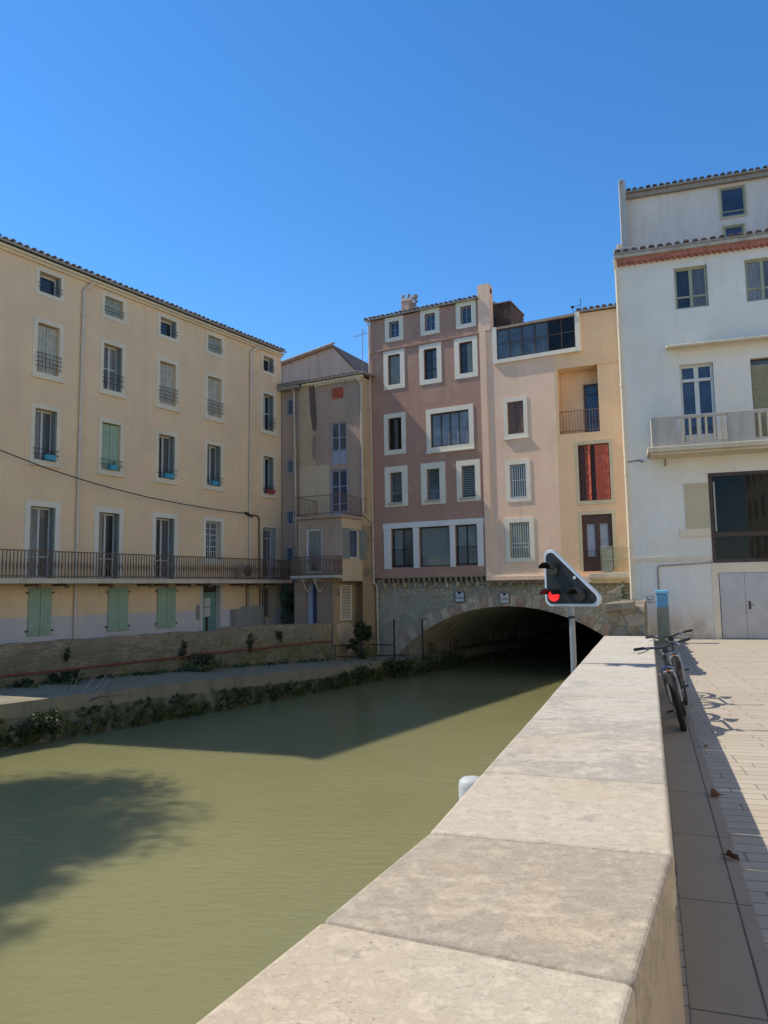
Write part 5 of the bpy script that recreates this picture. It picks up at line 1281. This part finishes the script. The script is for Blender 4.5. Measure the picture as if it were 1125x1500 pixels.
# upper storey set back
mb = MB(); UP = [(3.74, 4.56, 15.12, 16.24), (3.80, 4.46, 13.9, 14.76)]
wall_face(mb, 0.42, UW, 12.7, 16.46, [(*h, 0.16) for h in UP], 'upper_render', y=3.0)
mb.quad((0.42, 3, 12.7), (0.42, 3, 16.46), (0.42, 12, 16.46), (0.42, 12, 12.7), 'upper_render'); mb.build('upper_wall', wb_)
for i, h in enumerate(UP):
    window(wb_, *h, 0.06, 'yellow_surround', depth=0.1, fm='olive_joinery', gm='blue_glass', cols=1, rowz=[h[2] + 0.22], y=3.0, fw=0.05, sill=False)
mb = MB(); mb.box(0.2, 0.44, 2.55, 3.3, 12.6, 16.95, 'grey_concrete'); mb.box(0.02, 0.19, 1.2, 1.6, 12.85, 13.9, 'yellow_render'); mb.box(-0.1, 0.62, 0.3, 1.0, 12.95, 13.35, 'grey_concrete'); mb.tube([(0.30, 2.55, 16.95), (0.30, 3.3, 16.95)], 0.11, 'grey_concrete', 8); mb.build('fire_wall', wb_, bevel=0.02)
mb = MB(); mb.box(0.42, UW, 2.82, 3.01, 16.40, 16.58, 'gutter_grey'); mb.build('upper_cornice', wb_)
roof(wb_, 0.42, UW, 16.62, 2.70, 7.5, 0.24, 0.235, 'red_tiles')

# ================================================================== UNSEEN HOUSES BESIDE THE CAMERA ON THE RIGHT BANK, ADDED TO BOUNCE WARM LIGHT
def bounce_row_house(label, a0, a1, h, mat, shut, seed):
    t = thing('bounce_town_house', label, 'house', PC(10.6, a1, 0), -AC - R(90), 'unseen sunlit houses added along the right bank quay to bounce light')
    L = a1 - a0; n = int(L / 2.6); hs_ = []
    for k in range(n):
        u = (k + 0.5) * L / n
        hs_ += [(u - 0.5, u + 0.5, z, z + (2.2 if z < 1 else 1.6)) for z in [0.02] + [3.9 + 3.0 * q for q in range(int((h - 4) / 3.0))]]
    mb = MB(); wall_face(mb, 0, L, -0.1, h, hs_, mat, depth=0.2)
    mb.quad((0, 0, 0), (0, 10, 0), (0, 10, h), (0, 0, h), mat); mb.quad((L, 0, 0), (L, 10, 0), (L, 10, h), (L, 0, h), mat); mb.build('wall', t)
    for q in hs_:
        if q[2] < 1: w = window(t, *q, 0.1, 'cream_surround', depth=0.18, fm='door_green', gm='dark_glass', cols=2, sill=False, wb=0, name='door')
        else:
            s_ = MB(); surround(s_, *q, 0.1, 'cream_surround'); w = s_.build('shuttered_window', t); shutters(w, *q, 0.05, shut)
    roof(t, -0.1, L + 0.1, h + 0.1, -0.4, 5, 0.28, 0.24, 'red_tiles')
bounce_row_house('cream four storey house with green shutters next to the white building, added to bounce light', 8.5, 19.5, 14.5, 'pale_facade', 'green_shutter', 1)
bounce_row_house('pale house with grey shutters to the right of the camera, unseen, added to bounce light', -4.0, 8.4, 15.5, 'pale_facade', 'grey_shutter', 2)
bounce_row_house('pale house behind the camera on the right bank, unseen, added to bounce light', -18.0, -4.1, 15.0, 'pale_facade', 'brown_shutter', 3)

# ================================================================== LOW QUAY WALL ON LEFT BANK
qw = thing('quay_wall', 'low mossy rubble retaining wall between the quay path and the ochre building', 'stone wall')
mb = MB(); rg = random.Random(4)
line = [(-19.5, -30), (-19.4, 9.0), (-19.2, 12), (-18.9, 15), (-18.65, 18), (-18.3, 21.2)]
end = (Vector(PP(-0.5, -2.56)).dot(rL), Vector(PP(-0.5, -2.56)).dot(gL))
line.append((end[0] - 0.25, end[1] - 1.2)); line.append(end)
pts = []
for (a, b_) in zip(line[:-1], line[1:]):
    n = max(1, int((b_[1] - a[1]) / 0.3)) if a[1] > 5 else 4
    for k in range(n): t_ = k / n; pts.append((a[0] + (b_[0] - a[0]) * t_, a[1] + (b_[1] - a[1]) * t_))
pts.append(line[-1])
def qtop(al): return 0.44 + noise.noise(Vector((al * 1.3, 2.2, 0))) * 0.05 + noise.noise(Vector((al * 4.3, 7.2, 0))) * 0.025 + (0.06 if 19 < al < 23.2 else 0)
nzq = 6
for (a, b_) in zip(pts[:-1], pts[1:]):
    ta, tb = qtop(a[1]), qtop(b_[1])
    for j in range(nzq):
        def pt(q, top, f):
            z = -1.3 + (top + 1.3) * f; P = Vector(PL(q[0], q[1], z)); d = noise.noise(P * 1.6) * 0.07 + noise.noise(P * 4.5) * 0.03
            return PL(q[0] + d, q[1], z)
        mb.quad(pt(a, ta, j / nzq), pt(b_, tb, j / nzq), pt(b_, tb, (j + 1) / nzq), pt(a, ta, (j + 1) / nzq), 'quay_rubble')
    A = pt(a, ta, 1); B = pt(b_, tb, 1)
    mb.quad(A, B, PL(b_[0] - 0.42, b_[1], tb - 0.01), PL(a[0] - 0.42, a[1], ta - 0.01), 'quay_rubble')
    mb.quad(PL(a[0] - 0.42, a[1], ta - 0.01), PL(b_[0] - 0.42, b_[1], tb - 0.01), PL(b_[0] - 0.42, b_[1], -0.1), PL(a[0] - 0.42, a[1], -0.1), 'quay_rubble')
mb.build('rubble_wall', qw)
# red hose pinned along the wall
mb = MB(); hp = []
for k in range(60):
    al = 9 + k * (24.2 - 9) / 59; la = -19.4 + (al - 9) * (end[0] + 19.4) / (end[1] - 9) + 0.03
    # follow the wall face
    for (a, b_) in zip(line[:-1], line[1:]):
        if a[1] <= al <= b_[1]: la = a[0] + (b_[0] - a[0]) * (al - a[1]) / (b_[1] - a[1]) + 0.11
    hp.append(PL(la, al, -0.42 + 0.012 * (al - 9) + 0.05 * noise.noise(Vector((al * 0.8, 0, 4)))))
mb.tube(hp, 0.03, 'red_hose', 6); tag(mb.build('hose'), 'dull red hose pinned along the low quay wall', 'hose')

# ================================================================== PLANTS
def plant(name, label, cat, loc, parts, group=None):
    t = thing(name, label, cat, loc, 0, group)
    for nm, f in parts:
        mb = MB(); f(mb); mb.build(nm, t)
    return t
c = Vector(toL(24.9, -1.1, 0.0))
def stems(n, h, sp, mat='bark', r=0.02, seed=1):
    def f(mb):
        q = random.Random(seed)
        for _ in range(n):
            a = q.uniform(0, 6.28); mb.tube([(0, 0, -0.1), (sp * 0.4 * math.cos(a), sp * 0.4 * math.sin(a), h * 0.5), (sp * math.cos(a), sp * math.sin(a), h)], [r, r * 0.7, r * 0.3], mat, 5)
    return f
plant('shrub', 'tall dark green shrub behind the low wall where the ochre and brown houses meet', 'shrub', tuple(c), [
    ('stems', stems(7, 1.5, 0.35, seed=2)),
    ('foliage', lambda mb: (foliage(mb, (0, 0, 1.15), (0.72, 0.55, 1.0), 1500, 0.055, 'shrub_leaf', 11, 22), foliage(mb, (0.1, 0, 1.1), (0.4, 0.3, 0.75), 500, 0.05, 'dark_leaf', 12, 9)))])
c = Vector(PP(0.35, -1.6, -1.05))
plant('round_bush', 'dark rounded bush growing on the path by the left foot of the arch', 'bush', tuple(c), [
    ('stems', stems(5, 0.9, 0.2, seed=3)),
    ('foliage', lambda mb: (foliage(mb, (0, 0, 1.05), (0.42, 0.42, 0.48), 1500, 0.05, 'dark_leaf', 21, 18), foliage(mb, (-0.35, -0.3, 0.6), (0.3, 0.3, 0.3), 500, 0.05, 'dark_leaf', 22, 8), foliage(mb, (0.1, 0, 0.35), (0.5, 0.45, 0.35), 500, 0.045, 'weed_leaf', 23, 12)))])
for (la, al, s, lab, sd) in ((-18.1, 17.7, 0.62, 'dark bush at the foot of the quay wall below the meter cabinets', 31), (-18.6, 13.0, 0.5, 'green weed clump at the wall foot below the second shuttered window from the left', 32), (-18.7, 12.0, 0.34, 'small weed clump hugging the wall under the drainpipe', 33)):
    c = PL(la, al, -0.78)
    plant('bush', lab, 'bush', c, [('stems', stems(5, s * 0.8, 0.2 * s, seed=sd, r=0.012)), ('foliage', lambda mb, s=s, sd=sd: (foliage(mb, (0, 0, s * 0.5), (s, s * 0.8, s * 0.6), int(900 * s), 0.05, 'dark_leaf', sd, 14), foliage(mb, (0, 0, s * 0.25), (s * 1.2, s * 0.8, s * 0.3), int(600 * s), 0.05, 'weed_leaf', sd + 50, 12)))])
# plants hanging in the wall
for (al, z, s, sd, lab) in ((13.35, 0.1, 0.16, 41, 'dark ivy clump in a wall crack left of the middle of the quay wall'), (17.3, 0.0, 0.22, 42, 'dark ivy growing from the wall crack above the large bush'), (20.2, 0.05, 0.3, 43, 'ivy patch on the quay wall below the barred window'), (21.5, 0.15, 0.22, 44, 'hanging ivy tuft on the quay wall under the tall shrub')):
    la = -18.9
    for (a, b_) in zip(line[:-1], line[1:]):
        if a[1] <= al <= b_[1]: la = a[0] + (b_[0] - a[0]) * (al - a[1]) / (b_[1] - a[1]) + 0.08
    plant('ivy', lab, 'ivy', PL(la, al, z), [('foliage', lambda mb, s=s, sd=sd: foliage(mb, (0, 0, -s * 0.5), (s * 0.7, s * 0.7, s * 1.7), int(900 * s), 0.04, 'dark_leaf', sd, 10))])
# weeds and moss fringe along the water edge and the wall foot
mb = MB(); q = random.Random(77)
for k in range(620):
    al = q.uniform(7, 31); la = -16.0 + (al - 15) * 0.035 + q.uniform(-0.02, 0.22)
    for (a, b_) in zip(edge[:-1], edge[1:]):
        if a[1] <= al <= b_[1]: t_ = (al - a[1]) / (b_[1] - a[1]); la = a[0] + (b_[0] - a[0]) * t_ + q.uniform(0.0, 0.16); zt = a[2] + (b_[2] - a[2]) * t_
    z = -1.62 + (zt - 0.32 + 1.62) * q.random() ** 1.6 if al < 22 else q.uniform(-1.6, zt - 0.05)
    s = q.uniform(0.05, 0.15) * (2.0 if al > 21.5 else 1.0)
    foliage(mb, PL(la, al, z), (s * 0.8, s, s * 0.9), int(60 + 900 * s * s), 0.024, q.choice(['weed_leaf', 'dark_leaf', 'weed_leaf']), q.randint(0, 9999), 4)
tag(mb.build('bank_weeds'), 'fringe of moss and weeds hanging over the water along the quay edge', 'weeds', kind='stuff')
mb = MB()
for k in range(230):
    al = q.uniform(8, 24); la = -18.9
    for (a, b_) in zip(line[:-1], line[1:]):
        if a[1] <= al <= b_[1]: la = a[0] + (b_[0] - a[0]) * (al - a[1]) / (b_[1] - a[1]) + abs(q.gauss(0.12, 0.16))
    s = q.uniform(0.04, 0.14)
    foliage(mb, PL(la, al, -0.72 - max(0, (al - 15)) * 0.028 + 0.03), (s * 1.4, s * 1.4, s), 22, 0.03, q.choice(['weed_leaf', 'dark_leaf']), q.randint(0, 9999), 3)
tag(mb.build('wall_foot_grass'), 'patchy grass and weeds along the foot of the low quay wall', 'grass', kind='stuff')
mb = MB()
for k in range(150):
    u = q.uniform(-0.4, 2.3); y = -3.2 + (u + 0.4) * 0.95 + q.uniform(-0.5, 0.6); s = q.uniform(0.08, 0.22)
    foliage(mb, PP(u + 0.5, y, -1.12 + q.uniform(-0.1, 0.08)), (s, s, s * 0.8), 30, 0.04, q.choice(['weed_leaf', 'dark_leaf', 'weed_leaf']), q.randint(0, 9999), 4)
tag(mb.build('bank_grass'), 'thick green grass on the bank sloping to the water by the arch', 'grass', kind='stuff')
# dead branches at the quay edge
c = PL(-16.6, 12.05, -0.95)
def twigs(mb):
    q = random.Random(8)
    for k in range(16):
        a = q.uniform(-0.4, 1.6); L = q.uniform(0.5, 1.5); p = Vector((q.uniform(-0.5, 0.3), q.uniform(-0.3, 0.3), 0)); pts = [tuple(p)]
        d = Vector((math.cos(a), math.sin(a) * 0.6, q.uniform(0.1, 0.9))).normalized()
        for s in range(4): p = p + d * L / 4; d.z += q.uniform(-0.12, 0.2); d.x += q.uniform(-0.2, 0.2); pts.append(tuple(p))
        mb.tube(pts, [0.014, 0.012, 0.009, 0.006, 0.003], 'dead_twig' if k % 3 else 'bark', 4)
plant('dead_branches', 'bare pale dead branches sprawling over the quay edge at the far left', 'branches', c, [('twigs', twigs)])
c = PL(-16.1, 10.6, -1.35)
plant('flowering_weed', 'leafy weed with a few white flowers at the water edge in the left corner', 'weed', c, [
    ('foliage', lambda mb: (foliage(mb, (0, 0.5, 0), (0.35, 0.9, 0.4), 700, 0.05, 'dark_leaf', 61, 14), foliage(mb, (0.05, 0.5, 0.1), (0.35, 0.9, 0.35), 300, 0.045, 'weed_leaf', 62, 10))),
    ('flowers', lambda mb: foliage(mb, (0.1, 0.6, 0.15), (0.3, 0.6, 0.3), 26, 0.035, 'flower_white', 63, 6))])
# vine hanging at the corner of the yellow house
c = PC(-0.72, 24.6, 1.75)
plant('creeper', 'straggly creeper hanging under the crumbling balcony at the corner of the white building', 'creeper', c, [
    ('stems', lambda mb: [mb.tube([(0.0, 0.0, 0.0), (-0.1 * k, 0.1, -0.25), (-0.05 * k + 0.1, 0.05, -0.5), (0.1 - 0.04 * k, 0, -0.8)], 0.01, 'dead_twig', 4) for k in range(6)] and None),
    ('foliage', lambda mb: foliage(mb, (0, 0, -0.45), (0.22, 0.22, 0.55), 260, 0.035, 'weed_leaf', 71, 10))])

# plane trees on the left quay upstream (their shade falls on the water)
def tree(label, c, h0, crown, rad, seed, n):
    t = thing('plane_tree', label, 'tree', c, 0, 'plane trees on the left quay')
    q = random.Random(seed); mb = MB(); cz = crown - c[2]
    mb.tube([(0, 0, -0.1), (0.1, 0, 1.5), (0.0, 0.15, h0), (0.1, 0.1, cz)], [0.34, 0.27, 0.22, 0.1], 'bark', 10)
    for k in range(11):
        a = q.uniform(0, 6.28); s = q.uniform(0.35, 0.6)
        e = Vector((rad[0] * s * math.cos(a), rad[1] * s * math.sin(a), cz + rad[2] * q.uniform(-0.5, 0.6)))
        b0_ = Vector((0.05, 0.1, h0 + q.uniform(-0.3, 0.8)))
        mb.tube([b0_, b0_.lerp(e, 0.5) + Vector((0, 0, 0.4)), e], [0.12, 0.07, 0.02], 'bark', 6)
    mb.build('trunk', t)
    mb = MB(); foliage(mb, (0, 0, cz), rad, n * 2, 0.095, 'tree_leaf', seed, 110, flat=0.3, cs=(0.14, 0.30)); mb.build('crown', t)
tree('tall leafy plane tree on the left quay before the ochre building', (-16.6, 15.1, -0.7), 5.0, 11.0, (3.6, 3.8, 2.5), 5, 12000)
tree('second plane tree further back along the left quay', (-16.4, 12.3, -0.7), 5.0, 10.6, (3.0, 2.9, 2.2), 6, 8000)

# ================================================================== STREET FURNITURE
# signal
sp_ = Vector(PC(-0.98, 10.02, 0)); phi = R(-42)
sg = thing('canal_traffic_light', 'triangular canal traffic light with one red lamp lit on a steel pole behind the parapet', 'traffic light', (sp_.x, sp_.y, 0), phi)
mb = MB(); mb.tube([(0, 0.06, -2.3), (0, 0.06, 1.45)], 0.038, 'galvanised_steel', 14); mb.tube([(0, 0.06, 1.30), (0, 0.06, 1.33)], 0.044, 'board_black', 14); mb.build('pole', sg, smooth=False)
S0, S1, T0, T1 = -0.31, 0.60, 1.455, 2.32
def tri(off, r):
    # rounded right triangle, offset inwards
    P_ = [(S0 + off, T0 + off), (S1 - off * 2.4, T0 + off), (S0 + off, T1 - off * 2.2)]
    out = []
    for i in range(3):
        a, b, c_ = Vector(P_[i - 1]), Vector(P_[i]), Vector(P_[(i + 1) % 3])
        d1 = (a - b).normalized(); d2 = (c_ - b).normalized(); ang = d1.angle(d2); L = r / math.tan(ang / 2)
        p1 = b + d1 * L; p2 = b + d2 * L; cen = b + (d1 + d2).normalized() * (r / math.sin(ang / 2))
        a1 = math.atan2(p1.y - cen.y, p1.x - cen.x); a2 = math.atan2(p2.y - cen.y, p2.x - cen.x)
        while a2 < a1: a2 += 2 * math.pi
        for k in range(9): t_ = a1 + (a2 - a1) * k / 8; out.append((cen.x + r * math.cos(t_), cen.y + r * math.sin(t_)))
    return out
def trislab(mb, poly, y0, y1, mat):
    n = len(poly); vs = [(x, y0, z) for x, z in poly] + [(x, y1, z) for x, z in poly]
    mb.add(vs, [tuple(range(n)), tuple(range(n, 2 * n))[::-1]] + [(i, n + i, n + (i + 1) % n, (i + 1) % n) for i in range(n)], mat)
mb = MB(); trislab(mb, tri(0, 0.095), -0.06, 0.0, 'board_rim'); trislab(mb, tri(0.012, 0.09), 0.001, 0.03, 'board_rim'); mb.build('backing_board', sg, bevel=0.006)
mb = MB(); trislab(mb, tri(0.034, 0.07), -0.068, -0.061, 'board_black'); mb.build('black_face', sg)
mb = MB(); mb.tube([(0.13, -0.075, 1.82), (0.13, -0.069, 1.82)], 0.022, 'board_rim', 12); mb.build('stud', sg)
for (s, t_, lit) in ((-0.17, 1.93, 0), (-0.17, 1.595, 1), (0.20, 1.595, 0)):
    mb = MB(); mb.tube([(s, -0.09, t_), (s, -0.069, t_)], 0.075, 'lens_red' if lit else 'lens_dark', 24)
    o = mb.build('lamp', sg); 
    if lit: o['label'] = 'lit red lamp'
    hb = MB(); vs = []; nn = 16
    for yy, rr, tl in ((-0.069, 0.098, 0), (-0.29, 0.094, 0.0)):
        for k in range(nn + 1): a = math.pi * (0.06 + 0.88 * k / nn); vs.append((s + rr * math.cos(a), yy, t_ + rr * math.sin(a)))
        for k in range(nn + 1): a = math.pi * (0.06 + 0.88 * k / nn); vs.append((s + (rr - 0.006) * math.cos(a), yy, t_ + (rr - 0.006) * math.sin(a)))
    m1 = nn + 1; fs = []
    for k in range(nn): fs += [(k, k + 1, 2 * m1 + k + 1, 2 * m1 + k), (m1 + k, 3 * m1 + k, 3 * m1 + k + 1, m1 + k + 1), (2 * m1 + k, 2 * m1 + k + 1, 3 * m1 + k + 1, 3 * m1 + k)]
    hb.add(vs, fs, 'board_black'); hb.build('visor', o)

# white post behind the parapet
t = thing('mooring_post', 'short white round topped post just behind the parapet on the canal side', 'post', PC(-0.965, 4.18, 0))
mb = MB(); mb.tube([(0, 0, -2.3), (0, 0, 0.63), (0, 0, 0.655), (0, 0, 0.668), (0, 0, 0.672)], [0.075, 0.075, 0.070, 0.055, 0.01], 'bollard_white', 24); mb.build('post_body', t, smooth=True)
mb = MB(); mb.tube([(0, 0, 0.30), (0, 0, 0.34)], 0.08, 'galvanised_steel', 24); mb.build('band', t)

# blue topped litter bin
t = thing('litter_bin', 'tall grey green bin with a light blue top standing against the white building', 'bin', PC(0.36, 24.3, 0), -AC)
mb = MB(); mb.box(-0.17, 0.17, -0.17, 0.17, 0.0, 1.06, 'bin_green'); mb.box(-0.12, 0.12, -0.176, -0.171, 0.2, 0.9, 'bin_green'); mb.build('body', t, bevel=0.02)
mb = MB(); mb.box(-0.165, 0.165, -0.165, 0.165, 1.061, 1.46, 'bin_blue'); mb.build('hood', t, bevel=0.02)
mb = MB(); mb.add([(-0.21, -0.21, 1.47), (0.21, -0.21, 1.47), (0.21, 0.21, 1.47), (-0.21, 0.21, 1.47), (-0.19, -0.19, 1.56), (0.19, -0.19, 1.56), (0.19, 0.19, 1.58), (-0.19, 0.19, 1.58)], [(3, 2, 1, 0), (4, 5, 6, 7), (0, 1, 5, 4), (1, 2, 6, 5), (2, 3, 7, 6), (3, 0, 4, 7)], 'bin_blue'); mb.build('lid', t, bevel=0.015)

# bicycles
def bicycle(label, contact, az, lean, steer, white):
    t = thing('bicycle', label, 'bicycle', contact, 0, 'bicycles leaning on the parapet')
    # local: +X = forward (towards the camera), origin at front wheel ground contact
    Rm = 0.335; rz = math.atan2(-math.cos(az), -math.sin(az))
    t.rotation_mode = 'XYZ'
    mat = Matrix.Rotation(rz, 4, 'Z') @ Matrix.Rotation(lean, 4, 'X')
    t.rotation_euler = mat.to_euler()
    FR, FB = 'bike_black', 'bike_silver'
    def wheel(name, cx, ang):
        mb = MB(); n = 36; ca, sa = math.cos(ang), math.sin(ang)
        def pt(r, a, off=0): return (cx + r * math.cos(a) * ca - off * sa, r * math.cos(a) * sa + off * ca, Rm + r * math.sin(a))
        ring = [pt(Rm - 0.035, 2 * math.pi * k / n) for k in range(n + 1)]
        mb.tube(ring, 0.036, 'tyre_rubber', 10, cap=False)
        for k in range(0, 72):
            a = 2 * math.pi * k / 72
            for o_ in (-0.02, 0.02): mb.tube([pt(Rm - 0.008, a, o_), pt(Rm - 0.001, a, o_ * 1.2)], 0.007, 'tyre_rubber', 4)
        w = mb.build(name, t); 
        mb = MB(); mb.tube([pt(Rm - 0.075, 2 * math.pi * k / n) for k in range(n + 1)], 0.011, 'bike_silver', 6, cap=False); mb.build('rim', w)
        mb = MB()
        for k in range(28):
            a = 2 * math.pi * k / 28; mb.tube([pt(0.02, a + 0.3, 0.025 if k % 2 else -0.025), pt(Rm - 0.06, a)], 0.0018, 'bike_silver', 3)
        mb.build('spokes', w)
        mb = MB(); mb.tube([pt(0, 0, -0.06), pt(0, 0, 0.06)], 0.02, 'bike_silver', 8); mb.build('hub', w)
    wheel('front_wheel', 0, steer); wheel('rear_wheel', -1.06, 0)
    # fork
    hx, hz = -0.26, 0.86; top = Vector((hx, 0, hz))
    crown = Vector((-0.11, 0, 0.71)) if False else Vector((-0.145, 0, Rm + 0.40)) 
    ss, cs = math.sin(steer), math.cos(steer)
    def st(x, y, z): return (x * cs - y * ss, x * ss + y * cs, z)
    mb = MB()
    for s in (-1, 1): mb.tube([st(0, 0.062 * s, Rm), st(-0.05, 0.062 * s, Rm + 0.17), st(-0.13, 0.06 * s, Rm + 0.37)], [0.017, 0.024, 0.018], 'bike_silver', 8)
    mb.tube([st(-0.13, -0.075, Rm + 0.37), st(-0.14, 0, Rm + 0.40), st(-0.13, 0.075, Rm + 0.37)], 0.022, 'bike_silver', 8); mb.tube([st(-0.085, -0.065, Rm + 0.27), st(-0.03, -0.045, Rm + 0.36), st(-0.03, 0.045, Rm + 0.36), st(-0.085, 0.065, Rm + 0.27)], 0.011, 'bike_white', 6)
    fk = mb.build('fork', t)
    mb = MB(); mb.tube([(-0.145, 0, 0.735), (-0.20, 0, 0.88)], 0.024, FR, 10); mb.tube([(-0.20, 0, 0.88), (-0.235, 0, 0.95)], 0.017, FB, 8)
    bb = (-0.62, 0, 0.29); sc = (-0.80, 0, 0.72)
    mb.tube([(-0.155, 0, 0.76), bb], 0.021, FR, 10); mb.tube([(-0.185, 0, 0.85), sc], 0.018, FR, 10); mb.tube([bb, sc], 0.017, FR, 10)
    for s in (-1, 1): mb.tube([bb, (-1.06, 0.055 * s, Rm)], 0.010, FR, 8); mb.tube([sc, (-1.06, 0.055 * s, Rm)], 0.009, FR, 8)
    mb.build('frame', t)
    mb = MB(); mb.tube([sc, (-0.845, 0, 0.86)], 0.014, FB, 8)
    sv = [(-0.98, 0.075), (-0.98, -0.075), (-0.86, -0.06), (-0.74, -0.02), (-0.71, 0), (-0.74, 0.02), (-0.86, 0.06)]
    mb.prism(sv, 0.87, 0.91, 'bike_black'); mb.build('saddle', t, bevel=0.012)
    # cockpit
    def hp_(x, y, z): return (-0.235 + x * cs - y * ss, x * ss + y * cs, z)
    mb = MB(); mb.tube([hp_(0, 0, 0.95), hp_(0.08, 0, 0.97)], 0.018, FB, 8)
    mb.tube([hp_(0.02, -0.32, 1.005), hp_(0.06, -0.13, 0.99), hp_(0.08, -0.05, 0.97), hp_(0.08, 0.05, 0.97), hp_(0.06, 0.13, 0.99), hp_(0.02, 0.32, 1.005)], 0.0135, 'bike_black', 8)
    hb_ = mb.build('handlebar', t)
    for s in (-1, 1):
        mb = MB(); mb.tube([hp_(0.035, 0.21 * s, 1.0), hp_(0.018, 0.335 * s, 1.006)], 0.018, 'tyre_rubber', 8); mb.build('grip', hb_)
        mb = MB(); mb.tube([hp_(0.05, 0.18 * s, 0.99), hp_(0.10, 0.20 * s, 0.965), hp_(0.095, 0.30 * s, 0.95)], 0.007, 'bike_silver', 6); mb.tube([hp_(0.05, 0.15 * s, 0.995), hp_(0.06, 0.19 * s, 0.98)], 0.02, 'bike_silver', 7); mb.build('brake_lever', hb_)
        mb = MB(); mb.tube([hp_(0.07, 0.16 * s, 0.98), hp_(0.17, 0.10 * s, 0.98), hp_(0.13, 0.03 * s, 0.86), hp_(0.08, 0.02 * s, 0.74)], 0.0035, 'bike_black', 4); mb.build('brake_cable', hb_)
    mb = MB(); mb.tube([hp_(0.10, 0.02, 0.94), hp_(0.15, 0.02, 0.935)], [0.03, 0.036], 'bike_black', 12); mb.build('head_lamp', hb_)
    # drivetrain
    mb = MB(); mb.tube([(-0.62, -0.055, 0.29), (-0.62, -0.048, 0.29)], 0.09, 'bike_silver', 20); mb.tube([(-0.62, -0.07, 0.29), (-0.50, -0.075, 0.17)], 0.010, FB, 6); mb.tube([(-0.62, 0.07, 0.29), (-0.74, 0.075, 0.41)], 0.010, FB, 6); mb.build('crankset', t)
    for (x, y, z) in ((-0.50, -0.12, 0.17), (-0.74, 0.12, 0.41)): mb = MB(); mb.box(x - 0.045, x + 0.045, y - 0.04, y + 0.04, z - 0.012, z + 0.012, 'bike_black'); mb.build('pedal', t)
    mb = MB(); mb.tube([(-0.62, -0.052, 0.38), (-1.06, -0.052, Rm + 0.045)], 0.004, 'bike_black', 4); mb.tube([(-0.62, -0.052, 0.20), (-1.06, -0.052, Rm - 0.045)], 0.004, 'bike_black', 4); mb.build('chain', t)
    mb = MB(); mb.tube([(-0.03, -0.02, 2 * Rm + 0.03), (-0.03, 0.02, 2 * Rm + 0.03)], 0.014, 'bike_orange', 6); mb.build('reflector', t)
    return t
bicycle('mountain bicycle with pale fork nearest the camera, leaning against the parapet', (3.50, 9.12, 0), R(21.5), R(12), R(3), True)
bicycle('darker bicycle parked behind the nearer bicycle beside the far end of the parapet', (4.28, 11.05, 0), R(20.5), R(10), R(-3), False)

# dead leaves on the pavement
def dleaf(c, r, label, rz):
    t = thing('dead_leaf', label, 'leaf', c, rz, 'dead leaves on the pavement')
    mb = MB(); pts = []
    for k in range(10):
        a = 2 * math.pi * k / 10; q = r * (1.0 if k % 2 else 0.72); pts.append((q * math.cos(a) * 1.2, q * math.sin(a) * 0.7, 0.008 + 0.022 * abs(math.sin(a)) + (0.03 if k in (2, 3) else 0)))
    mb.add([(0, 0, 0.006)] + pts, [(0, i + 1, (i + 1) % 10 + 1) for i in range(10)], 'dry_leaf'); mb.build('blade', t)
    mb = MB(); mb.tube([(r * 0.9, 0, 0.012), (r * 1.9, 0.01, 0.01)], 0.003, 'dry_leaf', 4); mb.build('stalk', t)
dleaf((2.63, 6.27, 0.006), 0.05, 'curled brown dead leaf in the wall shadow nearer the bicycles', 0.3)
dleaf((2.13, 4.88, 0.006), 0.045, 'brown dead leaf in the wall shadow closest to the camera', 2.0)
dleaf((3.34, 8.15, 0.006), 0.045, 'dark dead leaf lying just in front of the bicycle wheel', 1.2)
